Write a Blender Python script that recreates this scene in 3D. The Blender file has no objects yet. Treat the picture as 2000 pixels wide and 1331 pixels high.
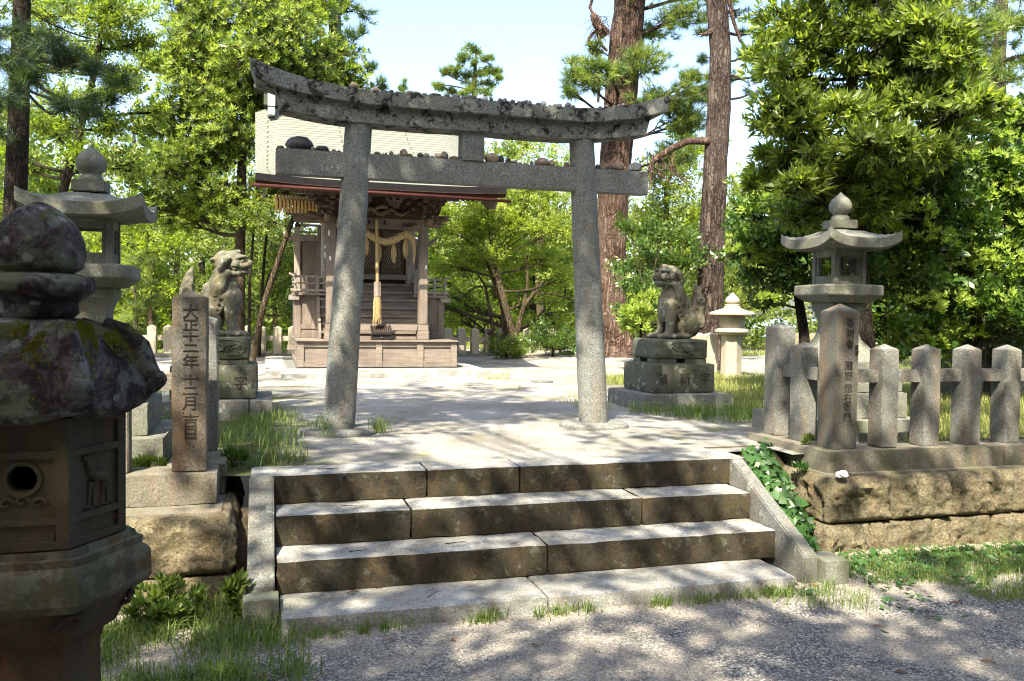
import bpy, bmesh, math, random
import numpy as np
from mathutils import Vector, Matrix, noise
random.seed(7); rng = np.random.default_rng(11)
SC = bpy.context.scene; COL = SC.collection
PI = math.pi
# ------------------------------------------------------------------ camera survey (real positions from sight lines)
CAM = np.array([-0.0506, -5.0341, 0.9395]); FPX, YAW, PITCH, ROLL = 1657.99, .2817, .0299, .0139
def ray(u, v):
    a, b = u-1000, v-665.5
    c, s = math.cos(ROLL), math.sin(ROLL)
    x = (a*c+b*s)/FPX; z2 = -(-a*s+b*c)/FPX; y2 = 1.
    c, s = math.cos(PITCH), math.sin(PITCH)
    y = y2*c+z2*s; z = -y2*s+z2*c
    c, s = math.cos(YAW), math.sin(YAW)
    return np.array([x*c+y*s, -x*s+y*c, z])
def atY(u, v, y): d = ray(u, v); return CAM+d*(y-CAM[1])/d[1]
def atZ(u, v, z): d = ray(u, v); return CAM+d*(z-CAM[2])/d[2]
FWD = ray(1000, 665.5); FWD = FWD/np.linalg.norm(FWD)
def atD(u, v, dep): r = ray(u, v); return CAM+r*dep/(r@FWD)
# ------------------------------------------------------------------ scene helpers
def tag(o, label=None, cat=None, group=None, kind=None):
    if label: o['label'] = label
    if cat: o['category'] = cat
    if group: o['group'] = group
    if kind: o['kind'] = kind
    return o
def thing(name, loc, label, cat, group=None):
    o = bpy.data.objects.new(name, None); COL.objects.link(o); o.location = loc
    o.empty_display_size = .1
    return tag(o, label, cat, group)
def link(name, me, mats, parent=None, smooth=False):
    o = bpy.data.objects.new(name, me); COL.objects.link(o)
    for m in (mats if isinstance(mats, (list, tuple)) else [mats]): me.materials.append(m)
    if smooth: me.polygons.foreach_set('use_smooth', [True]*len(me.polygons))
    if parent is not None:
        o.parent = parent; o.location = -parent.location
        if parent.parent is not None: o.location = -(parent.location+parent.parent.location)
    return o
# geometry is always given in world coordinates; link() offsets it under its parent
class MB:
    def __init__(s): s.v = []; s.f = []; s.m = []
    def add(s, V, F, mi=0):
        n = len(s.v); s.v += [tuple(p) for p in V]
        s.f += [tuple(i+n for i in f) for f in F]; s.m += [mi]*len(F); return s
    def box(s, x0, x1, y0, y1, z0, z1, mi=0, M=None):
        V = [(x, y, z) for z in (z0, z1) for y in (y0, y1) for x in (x0, x1)]
        if M is not None: V = [tuple(M @ Vector(p)) for p in V]
        return s.add(V, [(0, 2, 3, 1), (4, 5, 7, 6), (0, 1, 5, 4), (2, 6, 7, 3), (0, 4, 6, 2), (1, 3, 7, 5)], mi)
    def tube(s, pts, rad, n=8, mi=0, cap=True, flat=1.0):
        V, F = tube_arr(pts, rad, n, flat)
        if cap: F = F+[tuple(range(n-1, -1, -1)), tuple(range(len(V)-n, len(V)))]
        return s.add(V, F, mi)
    def lathe(s, prof, c, n=24, mi=0, ph=0.0, sq=None):
        V = []; F = []
        for r, z in prof:
            for i in range(n):
                a = 2*PI*i/n+ph; V.append((c[0]+r*math.cos(a), c[1]+r*math.sin(a), c[2]+z))
        k = len(prof)
        for j in range(k-1):
            for i in range(n): F.append((j*n+i, j*n+(i+1) % n, (j+1)*n+(i+1) % n, (j+1)*n+i))
        F.append(tuple(range(n-1, -1, -1))); F.append(tuple(range((k-1)*n, k*n)))
        return s.add(V, F, mi)
    def prism(s, poly, axis, a0, a1, mi=0):   # poly in the two other axes
        def P(p, a):
            if axis == 'x': return (a, p[0], p[1])
            if axis == 'y': return (p[0], a, p[1])
            return (p[0], p[1], a)
        n = len(poly); V = [P(p, a0) for p in poly]+[P(p, a1) for p in poly]
        F = [(i, (i+1) % n, n+(i+1) % n, n+i) for i in range(n)]+[tuple(range(n-1, -1, -1)), tuple(range(n, 2*n))]
        return s.add(V, F, mi)
    def mesh(s, name, bevel=0, seg=2, fix=True):
        me = bpy.data.meshes.new(name); me.from_pydata(s.v, [], s.f)
        me.polygons.foreach_set('material_index', s.m)
        if fix or bevel:
            bm = bmesh.new(); bm.from_mesh(me)
            bmesh.ops.recalc_face_normals(bm, faces=bm.faces)
            if bevel: bmesh.ops.bevel(bm, geom=[e for e in bm.edges if e.calc_face_angle(0) > .5], offset=bevel, segments=seg, affect='EDGES', clamp_overlap=True)
            bm.to_mesh(me); bm.free()
        return me
    def build(s, name, mat, parent=None, bevel=0, smooth=False, seg=2):
        o = link(name, s.mesh(name, bevel, seg), mat, parent, bool(smooth))
        if smooth == 'auto': o.data.set_sharp_from_angle(angle=.5)
        return o
def tube_arr(pts, rad, n=8, flat=1.0):
    P = [Vector(p) for p in pts]; k = len(P); V = []; F = []
    if not isinstance(rad, (list, tuple)): rad = [rad]*k
    up = Vector((.13, .27, 1)).normalized(); d0 = (P[1]-P[0]).normalized()
    if abs(d0.dot(up)) > .9: up = Vector((1, .1, .05)).normalized()
    u = d0.cross(up).normalized()
    for i in range(k):
        d = (P[min(i+1, k-1)]-P[max(i-1, 0)]).normalized()
        u = (u-d*u.dot(d)).normalized(); w = d.cross(u)
        for j in range(n):
            a = 2*PI*j/n; V.append(P[i]+(u*math.cos(a)+w*math.sin(a)*flat)*rad[i])
    for i in range(k-1):
        for j in range(n): F.append((i*n+j, i*n+(j+1) % n, (i+1)*n+(j+1) % n, (i+1)*n+j))
    return V, F
def fn(p, sc, oc=4): return noise.fractal(Vector(p)*sc, 1.0, 2.0, oc)
def grid_box(lo, hi, cell, r=.01, amp=.002, nsc=9, seed=0, disp=None):
    """a stone block: gridded box, rounded arrises, uneven faces"""
    lo = np.array(lo, float); hi = np.array(hi, float); n = [max(1, int(round((hi[i]-lo[i])/cell))) for i in range(3)]
    idx = {}; V = []; F = []
    def vid(i, j, k):
        key = (i, j, k)
        if key not in idx: idx[key] = len(V); V.append([lo[0]+(hi[0]-lo[0])*i/n[0], lo[1]+(hi[1]-lo[1])*j/n[1], lo[2]+(hi[2]-lo[2])*k/n[2]])
        return idx[key]
    for ax in range(3):
        b, c = (ax+1) % 3, (ax+2) % 3
        for side in (0, 1):
            for i in range(n[b]):
                for j in range(n[c]):
                    q = []
                    for (di, dj) in ((0, 0), (1, 0), (1, 1), (0, 1)):
                        t = [0, 0, 0]; t[ax] = n[ax]*side; t[b] = i+di; t[c] = j+dj; q.append(vid(*t))
                    F.append(tuple(q if side else q[::-1]))
    out = []
    so = Vector((seed*3.1, seed*1.7, seed*.9))
    for p in V:
        p = np.array(p)
        # squeeze outermost ring toward edges so that rounding reads
        q = np.minimum(np.maximum(p, lo+r), hi-r); d = p-q; L = np.linalg.norm(d)
        if (np.abs(d) > 1e-9).sum() >= 2: d = d/L*r
        nn = d/(np.linalg.norm(d)+1e-9)
        p = q+d
        a = fn(Vector(p)+so, nsc, 4)*amp
        if disp is not None: a += disp(p, nn, so)
        out.append(tuple(p+nn*a))
    return out, F
def stone(mb, lo, hi, cell=.04, r=.012, amp=.003, nsc=9, seed=0, disp=None, mi=0):
    V, F = grid_box(lo, hi, cell, r, amp, nsc, seed, disp); return mb.add(V, F, mi)
def rawmesh(name, V, F, mat, parent=None, smooth=False):
    me = bpy.data.meshes.new(name); V = np.asarray(V, dtype=np.float32).reshape(-1, 3); F = np.asarray(F, dtype=np.int32)
    k = F.shape[1]; me.vertices.add(len(V)); me.vertices.foreach_set('co', V.ravel())
    me.loops.add(F.size); me.loops.foreach_set('vertex_index', F.ravel())
    me.polygons.add(len(F)); me.polygons.foreach_set('loop_start', np.arange(0, F.size, k, dtype=np.int32))
    me.update(calc_edges=True)
    return link(name, me, mat, parent, smooth)
# ------------------------------------------------------------------ materials
class NT:
    def __init__(s, name):
        s.m = bpy.data.materials.new(name); s.m.use_nodes = True; s.t = s.m.node_tree; s.t.nodes.clear()
        s.out = s.t.nodes.new('ShaderNodeOutputMaterial'); g = s.t.nodes.new('ShaderNodeNewGeometry'); s.geo = g; s.P = g.outputs['Position']
    def n(s, ty, **kw):
        x = s.t.nodes.new(ty)
        for k, v in kw.items():
            if k in x.inputs: s.set(x.inputs[k], v)
            else: setattr(x, k, v)
        return x
    def set(s, sock, v):
        if isinstance(v, bpy.types.NodeSocket): s.t.links.new(v, sock)
        else:
            if sock.type == 'RGBA' and len(v) == 3: v = (*v, 1)
            sock.default_value = v
    def scale(s, v, vec=None):
        x = s.n('ShaderNodeVectorMath', operation='MULTIPLY'); s.set(x.inputs[0], vec or s.P); x.inputs[1].default_value = v; return x.outputs[0]
    def noise(s, sc, det=4, ro=.6, vec=None, dist=0):
        x = s.n('ShaderNodeTexNoise', Scale=sc, Detail=det, Roughness=ro, Distortion=dist, Vector=vec or s.P); return x.outputs['Fac']
    def voro(s, sc, vec=None, feat='F1', out='Distance'):
        x = s.n('ShaderNodeTexVoronoi', feature=feat); s.set(x.inputs['Scale'], sc); s.set(x.inputs['Vector'], vec or s.P); return x.outputs[out]
    def ramp(s, f, stops, interp='LINEAR'):
        x = s.n('ShaderNodeValToRGB'); r = x.color_ramp; r.interpolation = interp
        while len(r.elements) < len(stops): r.elements.new(.5)
        for e, (p, c) in zip(r.elements, stops):
            e.position = p; e.color = (*c, 1) if isinstance(c, (tuple, list)) else (c, c, c, 1)
        s.set(x.inputs[0], f); return x.outputs[0]
    def mix(s, f, a, b, mode='MIX'):
        x = s.n('ShaderNodeMix', data_type='RGBA', blend_type=mode); s.set(x.inputs[0], f); s.set(x.inputs[6], a); s.set(x.inputs[7], b); return x.outputs[2]
    def math(s, op, a, b=0.):
        x = s.n('ShaderNodeMath', operation=op); s.set(x.inputs[0], a); s.set(x.inputs[1], b); return x.outputs[0]
    def sep(s, vec=None):
        x = s.n('ShaderNodeSeparateXYZ'); s.set(x.inputs[0], vec or s.P); return x.outputs
    def bump(s, h, st=.5, d=.01, nrm=None):
        x = s.n('ShaderNodeBump', Strength=st, Distance=d); s.set(x.inputs['Height'], h)
        if nrm is not None: s.set(x.inputs['Normal'], nrm)
        return x.outputs[0]
    def bsdf(s, col, rough=.9, nrm=None, metal=0., spec=.3, **kw):
        x = s.n('ShaderNodeBsdfPrincipled'); s.set(x.inputs['Base Color'], col); s.set(x.inputs['Roughness'], rough); s.set(x.inputs['Metallic'], metal)
        s.set(x.inputs['Specular IOR Level'], spec)
        for k, v in kw.items(): s.set(x.inputs[k], v)
        if nrm is not None: s.set(x.inputs['Normal'], nrm)
        return x.outputs[0]
    def done(s, sh): s.t.links.new(sh, s.out.inputs['Surface']); return s.m
def sc3(c, k): return tuple(min(1, x*k) for x in c)
def granite(name, base=(.31, .31, .285), speck=.5, dark=.25, rust=0., black=0., pale=0., moss=0., bump=.5, grain=150, pt=.60, bd=.012, bt=.52):
    t = NT(name)
    g = t.noise(grain, 3, .75); g2 = t.voro(grain*1.3)
    c = t.ramp(g, [(.30, sc3(base, 1-speck)), (.47, sc3(base, .92)), (.56, base), (.72, sc3(base, 1+speck))])
    w = t.noise(3.1, 6, .65)
    c = t.mix(t.ramp(w, [(.38, 0), (.68, dark*1.6)]), c, (.10, .105, .075))
    if rust:
        v = t.scale((9, 9, 1.6)); r = t.noise(1.0, 5, .7, v)
        c = t.mix(t.ramp(r, [(.45, 0), (.66, rust)]), c, (.22, .105, .035))
    if pale:
        p = t.noise(14, 5, .6, dist=.4); c = t.mix(t.ramp(p, [(pt, 0), (pt+.04, pale)]), c, (.46, .50, .42))
    if moss:
        p = t.noise(5, 7, .7); c = t.mix(t.ramp(p, [(.50, 0), (.64, moss)]), c, (.075, .095, .028))
    if black:
        p = t.noise(9, 9, .78, dist=.3); c = t.mix(t.ramp(p, [(bt, 0), (bt+.07, black)]), c, (.02, .02, .018))
    nb = t.bump(t.noise(38 if bd < .02 else 20, 8, .75), bump, bd); nb = t.bump(g, bump*.6, .004, nb)
    return t.done(t.bsdf(c, .93, nb, spec=.15))
M = {}
M['torii'] = granite('torii_granite', (.205, .22, .212), .95, .30, rust=.2, black=.22, pale=.2, grain=85)
M['kasagi'] = granite('torii_lintel_granite', (.20, .212, .198), .95, .32, black=1.0, pale=.3, grain=85, bt=.512, rust=.08)
M['post'] = granite('fence_granite', (.195, .202, .19), .85, .30, rust=.28, black=.2, pale=.2, grain=95)
M['rustpost'] = granite('rusty_granite', (.135, .128, .112), .8, .3, rust=.42, grain=95)
M['inscr'] = granite('groove_shade_dirt', (.042, .037, .032), .3, .0)  # letter colour holds the shade and dirt of carved grooves
M['kerb'] = granite('kerb_granite', (.215, .20, .165), .7, .34, rust=.22, moss=.4, grain=100, bump=.8)
M['block'] = granite('wall_block', (.27, .232, .152), .85, .30, rust=.28, moss=.35, black=.5, bump=1.0, grain=70, bd=.045)
M['mortar'] = granite('joint_mortar', (.13, .125, .11), .3, .3, moss=.5)
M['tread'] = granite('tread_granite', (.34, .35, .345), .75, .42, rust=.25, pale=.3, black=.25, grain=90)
M['riser'] = granite('riser_granite', (.046, .041, .029), .7, .0, rust=.12, moss=.12, pale=.10, black=.7, grain=95)  # stained riser colour, darkened further to stand for shade on the fronts
M['cheek'] = granite('cheek_granite', (.165, .175, .168), .8, .3, rust=.15, pale=.4, black=.15, grain=95)
M['lantern'] = granite('lantern_granite', (.195, .205, .18), .7, .34, rust=.15, moss=.45, pale=.25, grain=100)
M['statue'] = granite('statue_stone', (.17, .165, .125), .4, .4, rust=.25, moss=.4, pale=.65, black=.3, grain=140, bump=.5)
M['plinth'] = granite('plinth_stone', (.105, .108, .085), .5, .35, moss=.4, black=.4, pale=.35, grain=120)
M['pale_stone'] = granite('pale_granite', (.42, .38, .29), .35, .15, rust=.1, grain=100)
def old_lantern():
    t = NT('lichen_stone')
    a = t.noise(9, 7, .7, dist=.5); b = t.noise(6.3, 6, .6, t.scale((1, 1, 1.3))); e = t.noise(60, 4, .7)
    c = t.ramp(a, [(.36, (.022, .016, .017)), (.47, (.05, .037, .039)), (.55, (.13, .115, .115)), (.64, (.27, .28, .27))])
    c = t.mix(t.ramp(b, [(.54, 0), (.60, .8)]), c, (.17, .19, .12))
    pw = t.noise(30, 5, .7); pv = t.noise(5.5, 5, .6, dist=.8)
    c = t.mix(t.ramp(t.math('ADD', pv, t.math('MULTIPLY', t.math('SUBTRACT', pw, .5), .16)), [(.56, 0), (.60, .5)]), c, (.23, .26, .24))
    p2 = t.voro(11, feat='F1'); c = t.mix(t.ramp(t.math('ADD', p2, t.math('MULTIPLY', pw, .3)), [(.24, .55), (.30, 0)]), c, (.42, .45, .45))
    z = t.sep()[2]; ny = t.sep(t.geo.outputs['Normal'])[2]
    mo = t.math('MULTIPLY', t.ramp(t.noise(7, 6, .7), [(.50, 0), (.57, 1)]), t.ramp(ny, [(.35, 0), (.75, 1)]))
    c = t.mix(t.math('MULTIPLY', mo, .9), c, (.085, .085, .012))
    c = t.mix(t.ramp(e, [(.45, .0), (.7, .3)]), c, (.16, .145, .14)); c = t.mix(t.ramp(t.noise(16, 8, .75), [(.52, 0), (.6, .75)]), c, (.025, .018, .018))
    nb = t.bump(t.noise(22, 8, .75), .9, .02); nb = t.bump(t.noise(110, 5, .7), .7, .006, nb)
    return t.done(t.bsdf(c, .95, nb, spec=.12))
M['oldstone'] = old_lantern()
M['oldplat'] = granite('mossy_lantern_stone', (.085, .075, .058), .6, .3, rust=.4, pale=.13, moss=.3, black=.25, grain=90, pt=.50, bd=.02)
M['oldbrown'] = granite('brown_lantern_stone', (.050, .034, .026), .5, .3, rust=.25, moss=.2, grain=100)
def wood(name, base, dark=.55, rough=.8, ax='x'):
    t = NT(name); v = {'x': (2.2, 38, 38), 'z': (38, 38, 2.2)}[ax]
    g = t.noise(1.0, 6, .7, t.scale(v)); w = t.noise(2.6, 5, .65)
    c = t.ramp(g, [(.32, sc3(base, dark)), (.5, base), (.68, sc3(base, 1.25))])
    c = t.mix(t.ramp(w, [(.42, 0), (.68, .55)]), c, sc3(base, .5))
    return t.done(t.bsdf(c, rough, t.bump(g, .4, .006), spec=.2))
M['wood'] = wood('weathered_wood', (.195, .162, .135)); M['wood_v'] = wood('weathered_upright_wood', (.18, .148, .122), ax='z')
M['wood_brown'] = wood('brown_carved_wood', (.12, .085, .065)); M['wood_grey'] = wood('grey_wood', (.26, .23, .195), ax='z')
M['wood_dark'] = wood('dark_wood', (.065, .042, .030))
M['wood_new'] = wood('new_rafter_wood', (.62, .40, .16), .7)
M['wood_black'] = wood('black_wood', (.018, .017, .017), .6, .5)
def plain(name, c, rough=.6, metal=0., spec=.4, nz=0.): 
    t = NT(name); k = t.ramp(t.noise(20, 5, .6), [(.3, sc3(c, .7)), (.7, sc3(c, 1.2))]); return t.done(t.bsdf(k, rough, t.bump(t.noise(60, 4), nz, .004) if nz else None, metal=metal, spec=spec))
M['copper'] = plain('copper_gutter', (.045, .014, .010), .65, .0, .15)
M['fascia'] = plain('dark_eave_metal', (.03, .028, .03), .4, .3)
M['paper'] = plain('white_paper', (.72, .72, .74), .8)
M['sticker_dark'] = plain('faded_paper', (.12, .15, .18), .8)
M['brass'] = plain('tarnished_cap', (.35, .38, .36), .5, .4)
def rope():
    t = NT('straw_rope'); g = t.noise(1, 4, .7, t.scale((160, 160, 40))); c = t.ramp(g, [(.3, (.13, .09, .035)), (.6, (.36, .27, .13))])
    return t.done(t.bsdf(c, .9, t.bump(g, .6, .006)))
M['rope'] = rope()
def roofmat():
    t = NT('copper_sheet_roof'); uv = t.n('ShaderNodeUVMap').outputs[0]
    b = t.n('ShaderNodeTexBrick', offset=.5, squash=1.0); t.set(b.inputs['Vector'], uv); b.inputs['Color1'].default_value = (.165, .168, .14, 1); b.inputs['Color2'].default_value = (.14, .15, .122, 1)
    b.inputs['Mortar'].default_value = (.035, .04, .025, 1); b.inputs['Scale'].default_value = 1.; b.inputs['Mortar Size'].default_value = .014; b.inputs['Brick Width'].default_value = 2.4; b.inputs['Row Height'].default_value = .125; b.inputs['Mortar Smooth'].default_value = .3
    c = t.mix(t.ramp(t.noise(4, 5, .6, t.scale((.5, 2, 2))), [(.4, 0), (.75, .5)]), b.outputs['Color'], (.115, .13, .10))
    return t.done(t.bsdf(c, .6, t.bump(b.outputs['Fac'], -.6, .012), metal=.0, spec=.3))
M['roof'] = roofmat()
def leafmat(name, c1, c2, trans=.35, gloss=.35, spec=.5):
    t = NT(name); r = t.geo.outputs['Random Per Island']
    c = t.ramp(r, [(0, c1), (.6, tuple((a+b)/2 for a, b in zip(c1, c2))), (1, c2)])
    c = t.mix(t.ramp(t.noise(1.1, 3, .6), [(.35, 0), (.7, .55)]), c, sc3(c2, 1.1))
    d = t.bsdf(c, gloss, spec=spec)
    tr = t.n('ShaderNodeBsdfTranslucent'); t.set(tr.inputs[0], t.mix(1., c, (1.6, 1.78, .5), 'MULTIPLY'))
    m = t.n('ShaderNodeMixShader'); m.inputs[0].default_value = trans; t.t.links.new(d, m.inputs[1]); t.t.links.new(tr.outputs[0], m.inputs[2])
    return t.done(m.outputs[0])
M['leaf_broad'] = leafmat('broad_leaf', (.028, .062, .014), (.13, .18, .032), .38, .42)
M['leaf_light'] = leafmat('light_leaf', (.085, .14, .022), (.29, .34, .07), .5, .5)
M['leaf_maple'] = leafmat('maple_leaf', (.10, .16, .024), (.33, .38, .075), .5, .6)
M['leaf_camellia'] = leafmat('camellia_leaf', (.025, .065, .014), (.075, .14, .026), .25, .34, .5)
M['leaf_tip'] = leafmat('young_leaf', (.17, .25, .035), (.32, .40, .09), .45, .4)
M['leaf_photinia'] = leafmat('large_leaf', (.035, .08, .018), (.19, .24, .05), .38, .36, .6)
M['needle'] = leafmat('pine_needle', (.04, .085, .022), (.10, .155, .035), .25, .6)
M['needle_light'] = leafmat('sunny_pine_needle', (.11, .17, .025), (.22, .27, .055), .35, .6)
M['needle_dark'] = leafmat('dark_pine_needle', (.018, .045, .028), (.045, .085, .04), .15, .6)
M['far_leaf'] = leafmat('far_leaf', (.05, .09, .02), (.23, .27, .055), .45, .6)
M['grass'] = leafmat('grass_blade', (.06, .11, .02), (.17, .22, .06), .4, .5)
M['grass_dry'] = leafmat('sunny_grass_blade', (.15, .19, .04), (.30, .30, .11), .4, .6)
M['ivy'] = leafmat('ivy_leaf', (.022, .075, .022), (.06, .13, .03), .25, .35, .5)
M['dead_leaf'] = leafmat('fallen_leaf', (.16, .055, .03), (.26, .12, .06), .1, .7)
def bark(name, c1, c2, c3, sc=1.0):
    t = NT(name); v = t.scale((9*sc, 9*sc, 1.5*sc)); d = t.noise(2.2*sc, 4, .6)
    k = t.n('ShaderNodeCombineXYZ'); [t.set(k.inputs[i], t.math('MULTIPLY', d, 2.5)) for i in range(3)]
    vv = t.n('ShaderNodeVectorMath', operation='ADD'); t.set(vv.inputs[0], v); t.set(vv.inputs[1], k.outputs[0]); vv = vv.outputs[0]
    r = t.math('ABSOLUTE', t.math('SUBTRACT', t.noise(1.1, 5, .6, vv), .5)); n = t.noise(3.3, 7, .75, v); f = t.voro(1.15, vv, 'DISTANCE_TO_EDGE')
    c = t.ramp(n, [(.32, c1), (.5, c2), (.66, c3)]); c = t.mix(t.ramp(r, [(.0, .9), (.055, 0)]), c, sc3(c1, .25)); c = t.mix(t.ramp(f, [(.0, .7), (.07, 0)]), c, sc3(c1, .3))
    c = t.mix(t.ramp(t.noise(1.4, 4, .6), [(.45, 0), (.7, .5)]), c, c3)
    h = t.math('ADD', t.math('ADD', t.ramp(r, [(0, 0), (.10, 1.)]), t.ramp(f, [(0, 0), (.12, .5)])), t.math('MULTIPLY', n, .7))
    return t.done(t.bsdf(c, .95, t.bump(h, 1., .05), spec=.1))
M['bark_red'] = bark('red_pine_bark', (.07, .04, .03), (.145, .092, .068), (.25, .185, .145))
M['bark_grey'] = bark('grey_pine_bark', (.055, .040, .033), (.11, .082, .068), (.20, .16, .135), 1.3)
M['bark_thin'] = bark('thin_bark', (.035, .028, .02), (.075, .06, .045), (.13, .11, .08), 3)
M['bark_warm'] = bark('warm_bark', (.09, .065, .04), (.18, .14, .09), (.28, .22, .14), 3)
def groundmat():
    t = NT('sandy_ground'); X, Y, Z = t.sep()
    g = t.noise(70, 4, .8); v = t.voro(55); L = t.noise(1.3, 6, .65)
    c = t.ramp(g, [(.3, (.165, .16, .145)), (.5, (.285, .28, .26)), (.7, (.46, .455, .435))])
    c = t.mix(t.ramp(L, [(.42, .0), (.62, .65)]), c, (.15, .135, .095))
    c = t.mix(t.ramp(t.noise(2.3, 6, .7), [(.56, 0), (.66, .7)]), c, (.14, .15, .05))
    sp = t.noise(120, 2, .5); c = t.mix(t.ramp(sp, [(.66, 0), (.70, .8)]), c, (.06, .045, .03))
    # grassy soil beyond the precinct and beside the path
    def sm(x, a, b): return t.n('ShaderNodeMapRange', interpolation_type='SMOOTHSTEP', **{'Value': x, 'From Min': a, 'From Max': b}).outputs[0]
    wob = t.math('MULTIPLY', t.math('SUBTRACT', t.noise(.9, 4, .6), .5), 2.4)
    yw = t.math('ADD', Y, wob); xw = t.math('ADD', X, wob)
    far = sm(yw, 13.2, 14.2); rt = t.math('MULTIPLY', sm(xw, 3.9, 5.2), t.math('SUBTRACT', 1., sm(yw, 6.2, 8.5))); rt2 = sm(xw, 9.5, 10.5)
    lf = t.math('MULTIPLY', t.math('SUBTRACT', 1., sm(xw, -.1, .5)), t.math('SUBTRACT', 1., sm(yw, 4.5, 6.5)))
    gm = t.math('MAXIMUM', t.math('MAXIMUM', far, rt2), t.math('MAXIMUM', rt, lf))
    # pale gravel path running behind the far fence
    pd = t.math('ABSOLUTE', t.math('SUBTRACT', t.math('ADD', Y, t.math('MULTIPLY', X, .0)), 16.6)); pth = t.math('SUBTRACT', 1., sm(pd, 1.0, 1.5))
    pd2 = t.math('ABSOLUTE', t.math('SUBTRACT', t.math('ADD', t.math('MULTIPLY', Y, -.35), X), 6.9)); pth2 = t.math('MULTIPLY', t.math('SUBTRACT', 1., sm(pd2, .75, 1.2)), sm(Y, 8.2, 9.2))
    pth = t.math('MAXIMUM', pth, pth2)
    gr = t.ramp(t.noise(5, 8, .8), [(.35, (.03, .032, .014)), (.5, (.075, .085, .03)), (.62, (.13, .13, .055)), (.72, (.20, .18, .11))])
    c = t.mix(t.math('MULTIPLY', gm, t.math('SUBTRACT', 1., pth)), c, gr)
    h = t.math('ADD', t.math('MULTIPLY', g, .6), t.math('MULTIPLY', t.noise(12, 6, .7), 1.))
    return t.done(t.bsdf(c, .97, t.bump(h, .55, .02), spec=.1))
M['ground'] = groundmat()
def gravelmat():
    t = NT('gravel_path'); g = t.voro(105, out='Color'); gd = t.voro(105); s_ = t.n('ShaderNodeSeparateColor'); t.set(s_.inputs[0], g); gv = s_.outputs[0]
    dk = t.ramp(gv, [(0, (.045, .046, .05)), (.35, (.115, .117, .12)), (.75, (.225, .22, .21)), (1, (.50, .475, .43))])
    sand = t.ramp(t.noise(95, 4, .8), [(.3, (.18, .155, .12)), (.5, (.35, .31, .25)), (.72, (.55, .51, .44))])
    v = t.scale((1, 1.5, 1)); L = t.noise(1.15, 6, .62, v, .6)
    f = t.ramp(L, [(.42, 0), (.56, .8)])
    X, Y, Z = t.sep()
    e = t.n('ShaderNodeMapRange', interpolation_type='SMOOTHSTEP', **{'Value': t.math('ADD', Y, t.math('MULTIPLY', L, .9)), 'From Min': -.95, 'From Max': -.35}).outputs[0]
    f = t.math('MAXIMUM', f, e)
    f2 = t.math('MULTIPLY', f, t.ramp(t.noise(40, 3, .8), [(.38, .55), (.6, 1)]))
    c = t.mix(f2, dk, sand)
    c = t.mix(t.ramp(t.noise(2.6, 6, .7), [(.60, 0), (.72, .55)]), c, (.07, .06, .035))
    return t.done(t.bsdf(c, .95, t.bump(t.math('ADD', gd, t.noise(30, 5, .7)), .75, .012), spec=.2))
M['gravel'] = gravelmat()
def watermat():
    t = NT('water_surface'); return t.done(t.bsdf((.30, .42, .46), .25, t.bump(t.noise(.8, 5, .6), .4, .1), spec=.6))
M['water'] = watermat()
def soil(): t = NT('dark_soil'); return t.done(t.bsdf(t.ramp(t.noise(25, 6, .7), [(.3, (.03, .022, .015)), (.7, (.10, .075, .05))]), .97, t.bump(t.noise(30, 6, .7), .8, .02)))
M['soil'] = soil()
M['peb'] = [plain('pebble_dark', (.075, .075, .08), .7, nz=.3), plain('pebble_grey', (.20, .19, .18), .75, nz=.3), plain('pebble_tan', (.32, .24, .18), .75, nz=.3), plain('pebble_pale', (.42, .40, .38), .75, nz=.3)]
M['flint'] = plain('rough_grey_rock', (.22, .23, .24), .7, nz=.8)
M['moss'] = leafmat('moss_cushion', (.085, .085, .010), (.15, .14, .018), .25, .9, .1)
# ================================================================== GROUND
def graded(lo, hi, flo, fhi, fine, coarse):
    a = []; x = flo
    while x > lo: a.append(x); x -= coarse*max(.4, min(12, (flo-x)*.25+.4))
    a.append(lo); a = a[::-1]; x = flo+fine
    while x < fhi: a.append(x); x += fine
    while x < hi: a.append(x); x += coarse*max(.4, min(12, (x-fhi)*.25+.4))
    a.append(hi); return a
def sheet(name, xs, ys, zf, mat, hole=None):
    V = [(x, y, zf(x, y)) for y in ys for x in xs]; n = len(xs); F = []
    for j in range(len(ys)-1):
        for i in range(n-1):
            if hole and hole((xs[i]+xs[i+1])/2, (ys[j]+ys[j+1])/2): continue
            F.append((j*n+i, j*n+i+1, (j+1)*n+i+1, (j+1)*n+i))
    return tag(rawmesh(name, V, F, mat, smooth='auto'), kind='structure')
def zup(x, y):
    z = -.012+.012*fn((x, y, 0), 1.7, 3)
    d = math.hypot((x-7.0)/1.7, (y-12.4)/1.8); z += .24*math.exp(-d*d*1.1)
    d = math.hypot((x-7.5)/1.0, (y-8.5)/1.0); z += .06*math.exp(-d*d)
    if -.3 < x < 3.65 and y < .6: z = min(z, -.012)
    if y > 34: z -= (y-34)*.05
    return z
ysu = [-.10, .0]+graded(.1, 60, .12, 12.5, .10, .6)[1:]
xsu = graded(-60, 75, -2.6, 9.0, .10, .6)
sheet('ground', xsu, ysu, zup, M['ground'], hole=lambda x, y: (-.25 < x < 3.60 and y < .12) or (3.06 < x < 3.53 and y < .36))
def zlow(x, y): return -.592+.010*fn((x, y, 3), 1.5, 3)-.04*max(0, min(1, (x-3)/2.5))
sheet('path', graded(-40, 50, -1.6, 6.2, .08, .8), graded(-40, .3, -2.6, .26, .08, .8), zlow, M['gravel'])
w = MB(); w.box(-1500, 2500, 45, 3500, -1.3, -.55); tag(w.build('lake_water', M['water']), kind='structure')
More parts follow.
